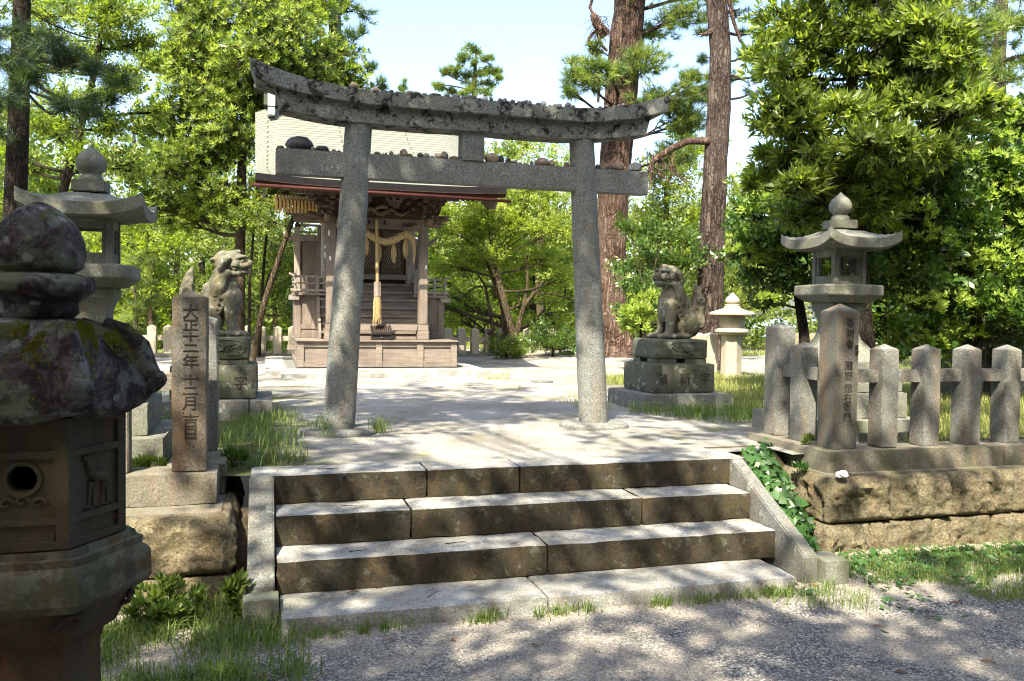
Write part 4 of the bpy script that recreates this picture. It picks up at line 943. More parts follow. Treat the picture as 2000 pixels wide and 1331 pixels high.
# side screens and side panels under the veranda
for sgn in (-1, 1):
    X = lambda x: SX+sgn*(x-SX) if sgn > 0 else x
    def mx(a, b): return (a, b) if sgn < 0 else (2*SX-b, 2*SX-a)
    mb = MB(); a, b = mx(.395, .93); mb.box(a+.02, b-.02, 9.60, 11.2, .512, 1.22); part('side_panel', mb, 'wood_v')
    mb = MB(); 
    for c, d in ((.392, .50), (.86, .93)): a, b = mx(c, d); mb.box(a, b, 9.575, 9.66, .512, 1.222)
    a, b = mx(.50, .86); mb.box(a, b, 9.585, 9.63, .512, .60); mb.box(a, b, 9.585, 9.63, .66, .74); mb.box(a, b, 9.585, 9.63, 1.15, 1.222); part('panel_frame', mb, 'wood_v')
    mb = MB(); a, b = mx(.355, .96); mb.box(a, b, 9.50, 11.25, 1.222, 1.262); c, d = mx(.30, .36); mb.box(min(a, c), max(a, c) if sgn < 0 else max(b, d), 9.52, 9.60, 1.15, 1.215) if False else None
    part('veranda_floor', mb, 'wood')
    mb = MB(); a, b = mx(.295, .47); mb.box(a, b, 9.51, 9.58, 1.14, 1.218); part('beam_end', mb, 'wood_grey', .006)
    # railing with three rails and curled ends
    mb = MB(); e0, e1 = .30, .94
    def rl(z, r, curl, x0=e0, x1=e1):
        pts = [(x0, z+curl), (x0+.06, z+curl*.35), (x0+.13, z), (x1, z)]; mb.tube([((x if sgn < 0 else 2*SX-x), 9.53, zz_) for x, zz_ in pts], r, 8)
        yy = [((x if sgn < 0 else 2*SX-x)) for x, _ in pts]; mb.tube([((.40 if sgn < 0 else 2*SX-.40), 9.45-.0*1, z+curl*.8), ((.40 if sgn < 0 else 2*SX-.40), 9.53, z), ((.40 if sgn < 0 else 2*SX-.40), 11.0, z)], r, 8)
    rl(1.535, .020, .05); rl(1.425, .016, .02, .35); rl(1.305, .028, .0, .33)
    for x in (.40, .58, .76, .92):
        a, b = mx(x-.02, x+.02); mb.box(a, b, 9.51, 9.55, 1.262, 1.53)
    part('railing', mb, 'wood_grey', 0, smooth=False)
    # wing screen at the back of the veranda
    scr = MB(); a, b = mx(.53, .86); scr.box(a, b, 11.06, 11.12, 1.262, 2.24); so_ = part('side_screen', scr, 'wood_v')
    mb = MB(); 
    for c, d, z1 in ((.43, .54, 2.50), (.84, .93, 2.55)): a, b = mx(c, d); mb.box(a, b, 11.02, 11.13, 1.262, z1)
    a, b = mx(.40, .90); mb.box(a, b, 11.01, 11.14, 2.24, 2.36); mb.box(a+.05, b-.02, 11.04, 11.11, 2.52, 2.56); mb.box(a+.05, b-.02, 11.04, 11.11, 2.40, 2.43)
    part('screen_frame', mb, 'wood_grey', parent=so_)
    mb = MB(); pts = [(.44, 2.30), (.36, 2.30), (.30, 2.33), (.24, 2.40)]; mb.tube([((x if sgn < 0 else 2*SX-x), 11.07, z) for x, z in pts], [.05, .045, .035, .02], 8); part('nose_beam', mb, 'wood', 0, so_, True)
    mb = MB(); a = .485 if sgn < 0 else 2*SX-.485; mb.box(a-.045, a+.045, 11.03, 11.12, 2.50, 2.56); mb.lathe([(.03, 2.56), (.03, 2.60), (.048, 2.62), (.04, 2.66), (.025, 2.70), (.03, 2.73)], (a, 11.075, 0), 10); part('post_cap', mb, 'wood_dark', .003, so_)
# steps up to the doors
for k in range(7):
    z = .60+k*.135; y = 9.0+k*.125
    mb = MB(); mb.box(.80, 2.53, y, y+.16, z, z+.045); mb.box(.82, 2.51, y+.03, y+.06, z-.09, z); part('step', mb, 'wood', .004)
for x0, x1 in ((.76, .80), (2.53, 2.57)):
    mb = MB(); mb.prism([(8.96, .512), (8.96, .62), (9.9, 1.60), (10.0, 1.60), (10.0, .512)], 'x', x0, x1); part('step_side_board', mb, 'wood')
for s in (-1, 1):   # sloping handrails
    x = SX+s*.78; mb = MB(); mb.box(x-.03, x+.03, 9.55, 9.61, 1.26, 1.62); mb.lathe([(.035, 1.62), (.045, 1.64), (.035, 1.68), (.012, 1.71)], (x, 9.58, 0), 10); mb.box(x-.02, x+.02, 9.6, 9.99, 1.48, 1.52); part('newel_post', mb, 'wood_grey', .003)
# porch posts on a sill
for x0 in (.855, 2.335):
    mb = MB(); mb.box(x0, x0+.145, 8.69, 8.835, .765, 2.48); p = part('porch_post', mb, 'wood_v', .012)
    mb = MB(); mb.box(x0-.02, x0+.165, 8.67, 8.855, .512, .66); mb.box(x0-.012, x0+.157, 8.68, 8.845, .66, .765); part('post_foot', mb, 'wood', .006, p)
mb = MB(); mb.box(1.02, 2.315, 8.70, 8.80, .665, .765); part('porch_sill', mb, 'wood')
for (x, z, w_, h_, m_) in ((2.36, 1.93, .022, .05, 'sticker_dark'), (2.43, 1.70, .03, .06, 'paper'), (2.39, 2.18, .02, .07, 'sticker_dark'), (.88, 2.2, .02, .09, 'paper'), (.93, 1.97, .025, .06, 'sticker_dark'), (.90, 1.80, .02, .06, 'paper')):
    mb = MB(); mb.box(x, x+w_, 8.6865, 8.689, z-h_/2, z+h_/2, M=Matrix.Translation((x, 8.68, z)) @ Matrix.Rotation(.15 if m_ == 'paper' and z < 1.75 else 0, 4, 'Y') @ Matrix.Translation((-x, -8.68, -z))); part('sticker', mb, m_, 0)
for (z, h_, m_) in ((2.33, .05, 'sticker_dark'), (2.16, .03, 'sticker_dark'), (2.07, .05, 'paper'), (1.93, .09, 'paper'), (1.80, .03, 'sticker_dark')):
    mb = MB(); mb.box(.895, .925, 9.910, 9.914, z-h_/2, z+h_/2); part('sticker', mb, m_, 0)
# porch beam, carvings and bracket stacks
mb = MB()
n = 16
for i in range(n):
    a, b = i/n, (i+1)/n; f = lambda t: (.88+t*1.57, 2.275+.04*math.sin(PI*t)); (xa, za), (xb, zb) = f(a), f(b)
    mb.add([(xa, 8.697, za), (xb, 8.697, zb), (xb, 8.83, zb), (xa, 8.83, za), (xa, 8.697, 2.462), (xb, 8.697, 2.462), (xb, 8.83, 2.462), (xa, 8.83, 2.462)], [(0, 1, 5, 4), (2, 3, 7, 6), (0, 3, 2, 1), (4, 5, 6, 7)])
bm_ = part('porch_beam', mb, 'wood', 0)
mb = MB()
for s in (-1, 1):
    for q in range(3):
        cx = SX+s*(.55-.05*q); mb.tube([(cx+s*.07*(1-.07*w)*math.cos(w*.55+q), 8.685, 2.37+.03*(1-.07*w)*math.sin(w*.55+q)) for w in range(11)], .009, 5)
for x, m_ in ((1.50, 0), (1.60, 0), (1.75, 0)): mb.box(x, x+.03, 8.683, 8.688, 2.36, 2.43)
part('beam_carving', mb, 'wood_dark', 0, bm_, True)
mb = MB(); r3_ = random.Random(3)   # dragon over the beam: body coils, head, claws, clouds
pts = [(SX-.55+.05*i, 8.64-.03*math.sin(i*1.1), 2.57+.045*math.sin(i*.95)) for i in range(22)]
mb.tube(pts, [.02+.02*math.sin(PI*i/21) for i in range(22)], 8)
mb.tube([(SX+.12, 8.60, 2.63), (SX+.05, 8.56, 2.65), (SX-.03, 8.53, 2.62), (SX-.08, 8.51, 2.58)], [.035, .045, .035, .02], 8)
for s in (-1, 1): mb.tube([(SX+.06, 8.56, 2.68), (SX+.10+.04*s, 8.58, 2.73), (SX+.16+.03*s, 8.58, 2.75)], [.012, .009, .003], 5)
for k in range(26):
    cx, cz, rr_, a0 = SX+r3_.uniform(-.6, .6), r3_.uniform(2.50, 2.70), r3_.uniform(.02, .04), r3_.uniform(0, 6)
    mb.tube([(cx+rr_*(1-.08*w)*math.cos(a0+w*.6), 8.66-r3_.uniform(0, .01), cz+rr_*(1-.08*w)*math.sin(a0+w*.6)) for w in range(10)], .009, 5)
part('dragon_carving', mb, 'wood_brown', 0, None, True)
pb('frieze_board', 'wood_dark', .95, 2.38, 8.70, 8.80, 2.46, 2.80, bevel=0)
def bracket(cx, cy, outx):
    mb = MB()
    for lv in range(4):
        z = 2.47+lv*.085; ext = .10+.085*lv
        mb.box(cx-ext, cx+ext, cy-.04, cy+.04, z, z+.045); mb.box(cx-.04, cx+.04, cy-ext*.8, cy+ext*.6, z+.003, z+.047)
        m = lv+2
        for q in range(m):
            x = cx-ext+2*ext*q/(m-1); mb.prism([(x-.035, z+.083), (x+.035, z+.083), (x+.035, z+.062), (x+.022, z+.046), (x-.022, z+.046), (x-.035, z+.062)], 'y', cy-.05, cy+.05)
            if lv: mb.prism([(x-.03, z+.083), (x+.03, z+.083), (x+.02, z+.046), (x-.02, z+.046)], 'y', cy-ext*.8-.02, cy-ext*.8+.045)
    return part('bracket_stack', mb, 'wood_brown', 0)  # darker wood puts the shade under the eaves into the colour
for x in (.93, 2.40): bracket(x, 8.76, 1)
for x in (1.42, 1.91): 
    mb = MB()
    for lv in range(2):
        z = 2.63+lv*.09; e = .08+.05*lv; mb.box(x-e, x+e, 8.66, 8.76, z, z+.045)
        for q in (-1, 0, 1): mb.box(x+q*e*.85-.028, x+q*e*.85+.028, 8.65, 8.75, z+.047, z+.085)
    part('bracket_stack', mb, 'wood', 0)
for s in (-1, 1):   # carved elephant-like beam noses beside the posts
    x = SX+s*.81; mb = MB(); mb.tube([(x-s*.02, 8.76, 2.42), (x+s*.10, 8.76, 2.43), (x+s*.19, 8.75, 2.47), (x+s*.27, 8.74, 2.50), (x+s*.31, 8.73, 2.46)], [.07, .075, .06, .04, .018], 8)
    mb.tube([(x+s*.08, 8.70, 2.47), (x+s*.12, 8.68, 2.51), (x+s*.17, 8.69, 2.50)], [.02, .025, .012], 6); mb.tube([(x+s*.16, 8.72, 2.42), (x+s*.22, 8.71, 2.40), (x+s*.28, 8.72, 2.42)], [.018, .014, .004], 6)
    mb.tube([(x, 8.70, 2.42), (x, 8.58, 2.43), (x, 8.50, 2.47), (x, 8.44, 2.44)], [.06, .06, .04, .015], 8)
    part('carved_nose', mb, 'wood_brown', 0, None, True)
# ---------- roof: long curved front slope
RX0, RX1 = -.215, 3.545
def roofz(y):   # front eave 7.80 / 2.90, ridge 11.5 / 4.80, back eave 13.8
    if y <= 11.5: f = (y-7.80)/3.7; return 2.895+1.90*(.62*f+.38*f**2.0)
    f = (13.6-y)/2.1; return 3.35+1.445*(.62*f+.38*f**2)
def roofsheet(off, ymin=7.80, ymax=13.6):
    V = []; UVs = []; F = []; ny = 60; nx = 48; s = 0; py = pz = None
    for j in range(ny+1):
        y = ymin+(ymax-ymin)*j/ny; z = roofz(y)
        if py is not None: s += math.hypot(y-py, z-pz)
        py, pz = y, z; fy = (y-7.8)/3.7 if y < 11.5 else 1
        for i in range(nx+1):
            u = i/nx; fl_ = .055*min(1, max(0, fy)); x0, x1 = RX0-fl_, RX1+fl_; x = x0+(x1-x0)*u; e = min(x-x0, x1-x)
            dr = .16*max(0, 1-e/.55)**1.6*min(1, max(0, (y-7.8)/.9)); lift = .045*(abs(2*u-1)**3)*max(0, 1-(y-7.8)/2.0)
            V.append((x, y, z-dr+lift-off)); UVs.append((x+dr*.6, s-dr*.9))
    for j in range(ny):
        for i in range(nx): a = j*(nx+1)+i; F.append((a, a+1, a+nx+2, a+nx+1))
    return V, F, UVs, nx, ny
V, F, UVs, nx, ny = roofsheet(0)
me = bpy.data.meshes.new('roof'); me.from_pydata(V, [], F); uv = me.uv_layers.new(name='UVMap')
for lp in me.loops: uv.data[lp.index].uv = UVs[lp.vertex_index]
rf = link('roof', me, M['roof'], sh, True)
# thick dark edge and boarded underside
V2, F2, _, _, _ = roofsheet(.10)
mb = MB(); k = len(V); e = [i for i in range(nx+1)]; 
mb.add(V2, [f[::-1] for f in F2])
def strip(ids, d=.004):
    A = [(V[i][0], V[i][1]-d, V[i][2]-.006) for i in ids]; B = [(V2[i][0], V2[i][1]+.02, V2[i][2]-.0) for i in ids]; m = len(ids)
    mb.add(A+B, [(q, q+1, m+q+1, m+q) for q in range(m-1)], 1)
strip([i for i in range(nx+1)]); strip([ny*(nx+1)+i for i in range(nx+1)], -.004); 
for col in (0, nx): strip([j*(nx+1)+col for j in range(ny+1)])
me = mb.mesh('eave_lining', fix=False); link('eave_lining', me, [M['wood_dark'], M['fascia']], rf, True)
# copper-brown under edge at the front
mb = MB()
for i in range(nx):
    a, b = V2[i], V2[i+1]; mb.add([(a[0], 7.84, a[2]+.0), (b[0], 7.84, b[2]), (b[0], 7.87, b[2]-.06), (a[0], 7.87, a[2]-.06)], [(0, 1, 2, 3)])
part('eave_board', mb, 'copper', 0, rf)
# rafters: two tiers under the front eave
mb = MB(); mb2 = MB()
for i in range(44):
    x = -.06+i*(3.45/43); y0, y1 = 7.95, 9.2; z0, z1 = roofz(y0)-.19, roofz(y1)-.26; mb.add([(x, y0, z0), (x+.035, y0, z0), (x+.035, y1, z1), (x, y1, z1), (x, y0, z0+.045), (x+.035, y0, z0+.045), (x+.035, y1, z1+.045), (x, y1, z1+.045)], [(0, 3, 2, 1), (4, 5, 6, 7), (0, 1, 5, 4), (1, 2, 6, 5), (3, 0, 4, 7)])
    y0, y1 = 8.22, 9.2; z0, z1 = roofz(y0)-.30, roofz(y1)-.36
    if .2 < x < 3.1: mb2.add([(x+.02, y0, z0), (x+.055, y0, z0), (x+.055, y1, z1), (x+.02, y1, z1), (x+.02, y0, z0+.045), (x+.055, y0, z0+.045), (x+.055, y1, z1+.045), (x+.02, y1, z1+.045)], [(0, 3, 2, 1), (4, 5, 6, 7), (0, 1, 5, 4), (1, 2, 6, 5), (3, 0, 4, 7)])
r_ = part('flying_rafters', mb, 'wood_brown', 0, rf); part('base_rafters', mb2, 'wood_brown', 0, rf)
mb = MB(); mb.box(-.08, 3.41, 8.03, 8.09, roofz(8.0)-.145, roofz(8.0)-.105); mb.box(.15, 3.18, 8.30, 8.36, roofz(8.3)-.27, roofz(8.3)-.225); mb.box(.35, 2.98, 8.72, 8.80, 2.80, 2.88); mb.box(.30, 3.03, 9.0, 9.06, 2.92, 2.98); part('eave_purlin', mb, 'wood', 0, rf)
# sunlit new rafters under the side overhangs of the main roof
for s in (-1, 1):
    mb = MB()
    for i in range(11):
        y = 9.55+i*.19; z = 2.72; xa, xb = (.02, .70) if s < 0 else (2*SX-.70, 2*SX-.02)
    for i in range(12):
        x = (.10+.058*i) if s < 0 else 2*SX-(.10+.058*i)
        mb.add([(x-.017, 9.55, 2.585), (x+.017, 9.55, 2.585), (x+.017, 11.2, 3.05), (x-.017, 11.2, 3.05), (x-.017, 9.55, 2.79), (x+.017, 9.55, 2.79), (x+.017, 11.2, 3.09), (x-.017, 11.2, 3.09)], [(0, 3, 2, 1), (4, 5, 6, 7), (0, 1, 5, 4), (1, 2, 6, 5), (3, 0, 4, 7)])
    if s < 0: part('side_rafters', mb, 'wood_new', 0, rf)
    mb = MB(); xa = -.08 if s < 0 else 2*SX+.08
    pr = [(7.93, 2.86), (8.6, 3.06), (9.4, 3.38), (9.4, 3.16), (8.9, 2.82), (8.5, 2.66), (8.05, 2.62)]
    mb.prism(pr, 'x', min(xa, xa-s*-.035), max(xa, xa-s*-.035)); mb.prism([(9.42, 3.36), (11.5, 4.58), (13.4, 3.3), (13.4, 3.1), (11.5, 4.3), (9.42, 3.14)], 'x', min(xa, xa+s*.035), max(xa, xa+s*.035)); part('barge_board', mb, 'wood', .003, rf)
    mb = MB(); xb = .70 if s < 0 else 2*SX-.70; mb.prism([(9.6, 2.8), (9.6, 3.3), (11.5, 4.35), (13.0, 3.3), (13.0, 2.8)], 'x', min(xb, xb+s*.03), max(xb, xb+s*.03)); part('gable_wall', mb, 'wood', 0, rf)
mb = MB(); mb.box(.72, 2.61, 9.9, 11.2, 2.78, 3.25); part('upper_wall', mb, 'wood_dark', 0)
for s in (-1, 1):
    mb = MB(); xa, xb = sorted((.26 if s < 0 else 2*SX-.26, .95 if s < 0 else 2*SX-.95))
    mb.box(xa, xb, 10.0, 10.09, 2.60, 2.70); mb.box(xa+(.12 if s < 0 else 0), xb-(.12 if s > 0 else 0), 10.02, 10.07, 2.48, 2.598); part('side_arm', mb, 'wood', .006)
# gutter on hangers with stub pipes
gz0, gz1 = 2.755, 2.715
mb = MB(); mb.tube([(-.265, 7.755, gz0), (3.595, 7.755, gz1)], .026, 10); g = part('gutter', mb, 'copper', 0, rf, True)
for i, x in enumerate((.06, .53, 1.07, 1.63, 2.13, 2.65, 3.33)):
    z = gz0+(gz1-gz0)*(x+.265)/3.86; mb = MB(); mb.tube([(x, 7.725, z+.04), (x, 7.722, z-.09)], .007, 5); mb.tube([(x, 7.72, z+.03), (x, 7.80, z+.08)], .006, 5); part('gutter_hanger', mb, 'copper', 0, g)
for x, z in ((-.205, gz0), (3.54, gz1)):
    mb = MB(); mb.lathe([(.032, -.20), (.034, -.19), (.034, -.02), (.036, 0)], (x, 7.755, z), 14); part('pipe_stub', mb, 'copper', 0, g, True)
# ridge box with end ornaments
mb = MB(); mb.box(-.12, 3.45, 11.36, 11.66, 4.74, 5.02); mb.prism([(11.30, 5.02), (11.72, 5.02), (11.72, 5.06), (11.51, 5.15), (11.30, 5.06)], 'x', -.30, 3.63); part('ridge_box', mb, 'roof', .01)
for s in (-1, 1):
    mb = MB(); xc = .015 if s < 0 else 2*SX-.015
    mb.box(xc-.065, xc+.065, 10.90, 11.35, 4.62, 4.90); mb.box(xc-.060, xc+.060, 10.92, 11.3, 4.92, 5.02); mb.box(xc-.062, xc+.062, 10.88, 11.2, 4.46, 4.60); part('ridge_end_ornament', mb, 'brass', .01)
# ================================================================== ROPES, BELL ROPE, OFFERTORY BOX
def twisted(pts, r, name, mat, parent, strands=3, turns=9, taper=None):
    P = [Vector(p) for p in pts]; n = 90; dense = []
    def at(t):
        f = t*(len(P)-1); i = min(int(f), len(P)-2); f -= i; p0 = P[max(i-1, 0)]; p1 = P[i]; p2 = P[i+1]; p3 = P[min(i+2, len(P)-1)]
        return .5*((2*p1)+(p2-p0)*f+(2*p0-5*p1+4*p2-p3)*f*f+(3*p1-p0-3*p2+p3)*f**3)
    mb = MB()
    for s in range(strands):
        L = []; R = []
        for i in range(n+1):
            t = i/n; c = at(t); d = (at(min(1, t+.01))-at(max(0, t-.01))).normalized(); u = d.cross(Vector((0, 1, 0))); u = u.normalized() if u.length > .1 else Vector((1, 0, 0)); w = d.cross(u)
            k = taper(t) if taper else 1; a = 2*PI*(s/strands+t*turns); L.append(c+(u*math.cos(a)+w*math.sin(a))*r*.52*k); R.append(r*.56*k)
        mb.tube(L, R, 8)
    return mb.build(name, M[mat], parent, smooth='auto')
sr = thing('shimenawa_rope', (1.6, 8.62, 2.2), 'thick twisted straw rope swagged across the shrine porch with hanging tassels', 'sacred rope')
twisted([(1.02, 8.62, 2.36), (1.25, 8.60, 2.29), (1.46, 8.60, 2.215), (1.62, 8.60, 2.12), (1.77, 8.60, 2.085), (1.93, 8.60, 2.13), (2.05, 8.60, 2.20), (2.13, 8.60, 2.215), (2.20, 8.60, 2.13), (2.235, 8.60, 1.98), (2.23, 8.60, 1.76)], .054, 'rope', 'rope', sr, 3, 13, lambda t: 1.1 if t < .7 else 1.1-.95*(t-.7)/.3)
def tassel(p, L, r, seed, parent, nm='tassel'):
    mb = MB(); rr_ = random.Random(seed)
    for i in range(34):
        a = rr_.uniform(0, 6.28); q = rr_.uniform(.3, 1); dx, dy = r*q*math.cos(a), r*q*math.sin(a); k = rr_.uniform(.75, 1.05)
        mb.tube([(p[0], p[1], p[2]), (p[0]+dx, p[1]+dy, p[2]-L*.35), (p[0]+dx*1.15, p[1]+dy, p[2]-L*.7), (p[0]+dx*.7, p[1]+dy*.7, p[2]-L*k)], [.006, .010, .009, .002], 4, cap=False)
    return mb.build(nm, M['rope'], parent, smooth='auto')
for i, (x, z, L) in enumerate(((1.31, 2.23, .30), (1.47, 2.16, .30), (1.66, 2.09, .34), (1.90, 2.08, .32), (2.09, 2.17, .34))): tassel((x, 8.60, z), L, .035, i, sr)
br = thing('bell_rope', (1.64, 8.56, 1.3), 'braided bell-pull rope with a wooden sleeve and shaggy end hanging before the shrine steps', 'bell rope')
twisted([(1.62, 8.56, 2.42), (1.625, 8.55, 2.1), (1.63, 8.55, 1.8), (1.64, 8.55, 1.42)], .026, 'cord', 'rope', br, 4, 16)
mb = MB(); mb.lathe([(.05, 1.20), (.062, 1.20), (.062, 1.44), (.05, 1.44)], (1.64, 8.55, 0), 6, ph=.52); mb.build('wooden_sleeve', M['wood'], br, bevel=.004)
mb = MB(); rr_ = random.Random(9)
for i in range(120):
    a = rr_.uniform(0, 6.28); q = rr_.uniform(.5, 1)*.052; x0, y0 = math.cos(a), math.sin(a); e = rr_.uniform(.76, .86)
    mb.tube([(1.64+x0*.045, 8.55+y0*.045, 1.21), (1.64+x0*q*1.15, 8.55+y0*q*1.15, 1.05), (1.64+x0*q*1.1, 8.55+y0*q*1.1, .92), (1.64+x0*q*1.3+rr_.uniform(-.01, .01), 8.55+y0*q*1.2, e)], [.007, .010, .009, .003], 4, cap=False)
mb.build('shaggy_end', M['rope'], br, smooth='auto')
ob = thing('offertory_box', (1.71, 8.58, .51), 'small black wooden offertory box with a slatted top on the shrine stage', 'offering box')
mb = MB(); mb.box(1.56, 1.86, 8.50, 8.68, .513, .61); mb.build('box_body', M['wood_black'], ob, bevel=.004)
mb = MB(); mb.prism([(8.49, .612), (8.69, .70), (8.69, .76), (8.49, .63)], 'x', 1.55, 1.57); mb.prism([(8.49, .612), (8.69, .70), (8.69, .76), (8.49, .63)], 'x', 1.85, 1.87)
mb.prism([(8.495, .612), (8.69, .612), (8.69, .735), (8.495, .622)], 'x', 1.57, 1.85); mb.box(1.55, 1.87, 8.475, 8.495, .60, .632); mb.build('slanted_lid', M['wood_black'], ob, bevel=.003)
mb = MB()
for i in range(9): x = 1.585+i*.031; mb.prism([(8.50, .630), (8.685, .738), (8.685, .75), (8.50, .642)], 'x', x, x+.012)
mb.build('slats', M['wood_dark'], ob); mb = MB(); mb.lathe([(.012, 0), (.014, .01)], (1.71, 8.49, .55), 10); mb.build('lock', M['brass'], ob)
# ================================================================== VEGETATION
def kite(L, W, d, side, base, up=.0, cup=.12):
    """leaf as two triangles folded on the midrib -> one quad; d unit direction, side unit"""
    d = np.array(d, float); d /= np.linalg.norm(d); side = np.array(side, float); side -= d*(side@d); side /= np.linalg.norm(side)+1e-9; nn = np.cross(d, side)
    b = np.array(base, float); m = b+d*L*.48
    return [b, m+side*W/2+nn*W*cup, b+d*L-nn*L*up, m-side*W/2+nn*W*cup]
def rosette(n, L, W, seed, spread=1.0, droop=.15):
    r = np.random.default_rng(seed); V = []; F = []
    for i in range(n):
        a = i*2.4+r.uniform(-.3, .3); pol = (.35+1.0*((i+.5)/n)**.7*spread)+r.uniform(-.12, .12)
        d = (math.sin(pol)*math.cos(a), math.sin(pol)*math.sin(a), math.cos(pol)); s = np.cross(d, (0, 0, 1)); k = r.uniform(.7, 1.1)
        q = kite(L*k, W*k, d, s, (0, 0, -.02*i/n), droop); n0 = len(V); V += q; F.append((n0, n0+1, n0+2, n0+3))
    return np.array(V), np.array(F)
def spray(n, T, L, W, seed, flat=.35):
    r = np.random.default_rng(seed); V = []; F = []
    for i in range(n):
        t = (i+.5)/n; s = 1 if i % 2 else -1; z = T*(t-.35); a = r.normal(0, flat)
        d = np.array([s*math.cos(a)*.85, math.sin(a)*.85-.15, .55+r.uniform(-.25, .3)]); sd = np.array([-d[2]*s, r.uniform(-.3, .3), d[0]*s]); sd = np.cross(d, (r.uniform(-.5, .5), 1, r.uniform(-.4, .4)))
        k = r.uniform(.7, 1.1); base = (r.normal(0, T*.06), r.normal(0, T*.10), z); q = kite(L*k, W*k, d, sd, base, .1); n0 = len(V); V += q; F.append((n0, n0+1, n0+2, n0+3))
    return np.array(V), np.array(F)
def tuft(n, L, W, seed, back=.0):
    r = np.random.default_rng(seed); V = []; F = []
    for i in range(n):
        a = r.uniform(0, 2*PI); pol = r.uniform(.15, 1.35); d = np.array((math.sin(pol)*math.cos(a), math.sin(pol)*math.sin(a), math.cos(pol))); s = np.cross(d, r.normal(size=3)); s /= np.linalg.norm(s)
        b = np.array((0, 0, -L*r.uniform(0, .7))); l = L*r.uniform(.75, 1.1); n0 = len(V); V += [b-s*W/2, b+s*W/2, b+d*l]; F.append((n0, n0+1, n0+2))
    return np.array(V), np.array(F)
def scatter(name, tmpls, pos, dirs, scl, mats, parent=None, mi=None, normals=None):
    """copies of leaf clusters packed into one crown mesh"""
    pos = np.asarray(pos, float); dirs = np.asarray(dirs, float); dirs /= np.linalg.norm(dirs, axis=1)[:, None]+1e-9; N = len(pos); scl = np.broadcast_to(scl, (N,))
    ra = rng.normal(size=(N, 3)); u = np.cross(dirs, ra); u /= np.linalg.norm(u, axis=1)[:, None]+1e-9; w = np.cross(dirs, u)
    if normals is not None:
        u = np.cross(normals, dirs); u /= np.linalg.norm(u, axis=1)[:, None]+1e-9; w = np.cross(dirs, u)
    R = np.stack([u, w, dirs], 2)*scl[:, None, None]; VV = []; FF = []; MI = []; off = 0; which = rng.integers(0, len(tmpls), N)
    for k, (V, F) in enumerate(tmpls):
        idx = np.where(which == k)[0]
        if not len(idx): continue
        P = np.einsum('nij,vj->nvi', R[idx], V)+pos[idx][:, None, :]; m = len(V); f = (F[None]+(np.arange(len(idx))*m)[:, None, None]).reshape(-1, F.shape[1])+off
        VV.append(P.reshape(-1, 3)); FF.append(f); off += m*len(idx)
        if mi is not None: MI.append(np.repeat(np.asarray(mi)[idx], len(F)))
    o = rawmesh(name, np.concatenate(VV), np.concatenate(FF), mats, parent)
    if mi is not None: o.data.polygons.foreach_set('material_index', np.concatenate(MI).astype(np.int32))
    return o
def tube_np(paths, name, mat, parent, n=5, smooth=True):
    mb = MB()
    for pts, rad in paths: mb.tube(pts, rad, n, cap=False)
    return rawmesh(name, mb.v, mb.f, mat, parent, smooth)
def bez(a, b, sag, k=5, wob=.0):
    a, b = np.array(a, float), np.array(b, float); L = np.linalg.norm(b-a); mid = (a+b)/2+np.array([0, 0, sag*L])+rng.normal(0, wob*L+1e-9, 3); t = np.linspace(0, 1, k+1)[:, None]
    return [tuple(p) for p in (1-t)**2*a+2*t*(1-t)*mid+t**2*b]
def trunkmesh(path, rads, mat, parent, n=18, rough=.05, name='trunk', flare=0, bend=.0, seg=.12, plates=7.):
    P = [np.array(p, float) for p in path]; D = []; R = []
    for i in range(len(P)-1):
        L = np.linalg.norm(P[i+1]-P[i]); k = max(2, int(L/seg))
        for j in range(k): f = j/k; D.append(P[i]+(P[i+1]-P[i])*f); R.append(rads[i]+(rads[i+1]-rads[i])*f)
    D.append(P[-1]); R.append(rads[-1]); D = np.array(D); 
    for _ in range(4 if seg <= .12 else 2): D[1:-1] = (D[:-2]+2*D[1:-1]+D[2:])/4
    V, F = tube_arr([Vector(p) for p in D], R, n); k = len(D); out = []
    for i, p in enumerate(V):
        ring = i//n; c = Vector(D[ring]); d = p-c; r = d.length; dn = d.normalized(); a = math.atan2(dn.y, dn.x)
        q = Vector((dn.x*1.6, dn.y*1.6, c.z*.5)); e = rough*(noise.fractal(Vector((math.cos(a)*plates*.35, math.sin(a)*plates*.35, c.z*1.6)), 1, 2, 4)+.5*noise.noise(q*1.3))
        if flare: e += flare*max(0, 1-ring/(k*.12))**2*(1+.5*math.sin(a*5+1))
        out.append(c+d*(1+e))
    F = F+[]; o = rawmesh(name, out, F, mat, parent, True); return o
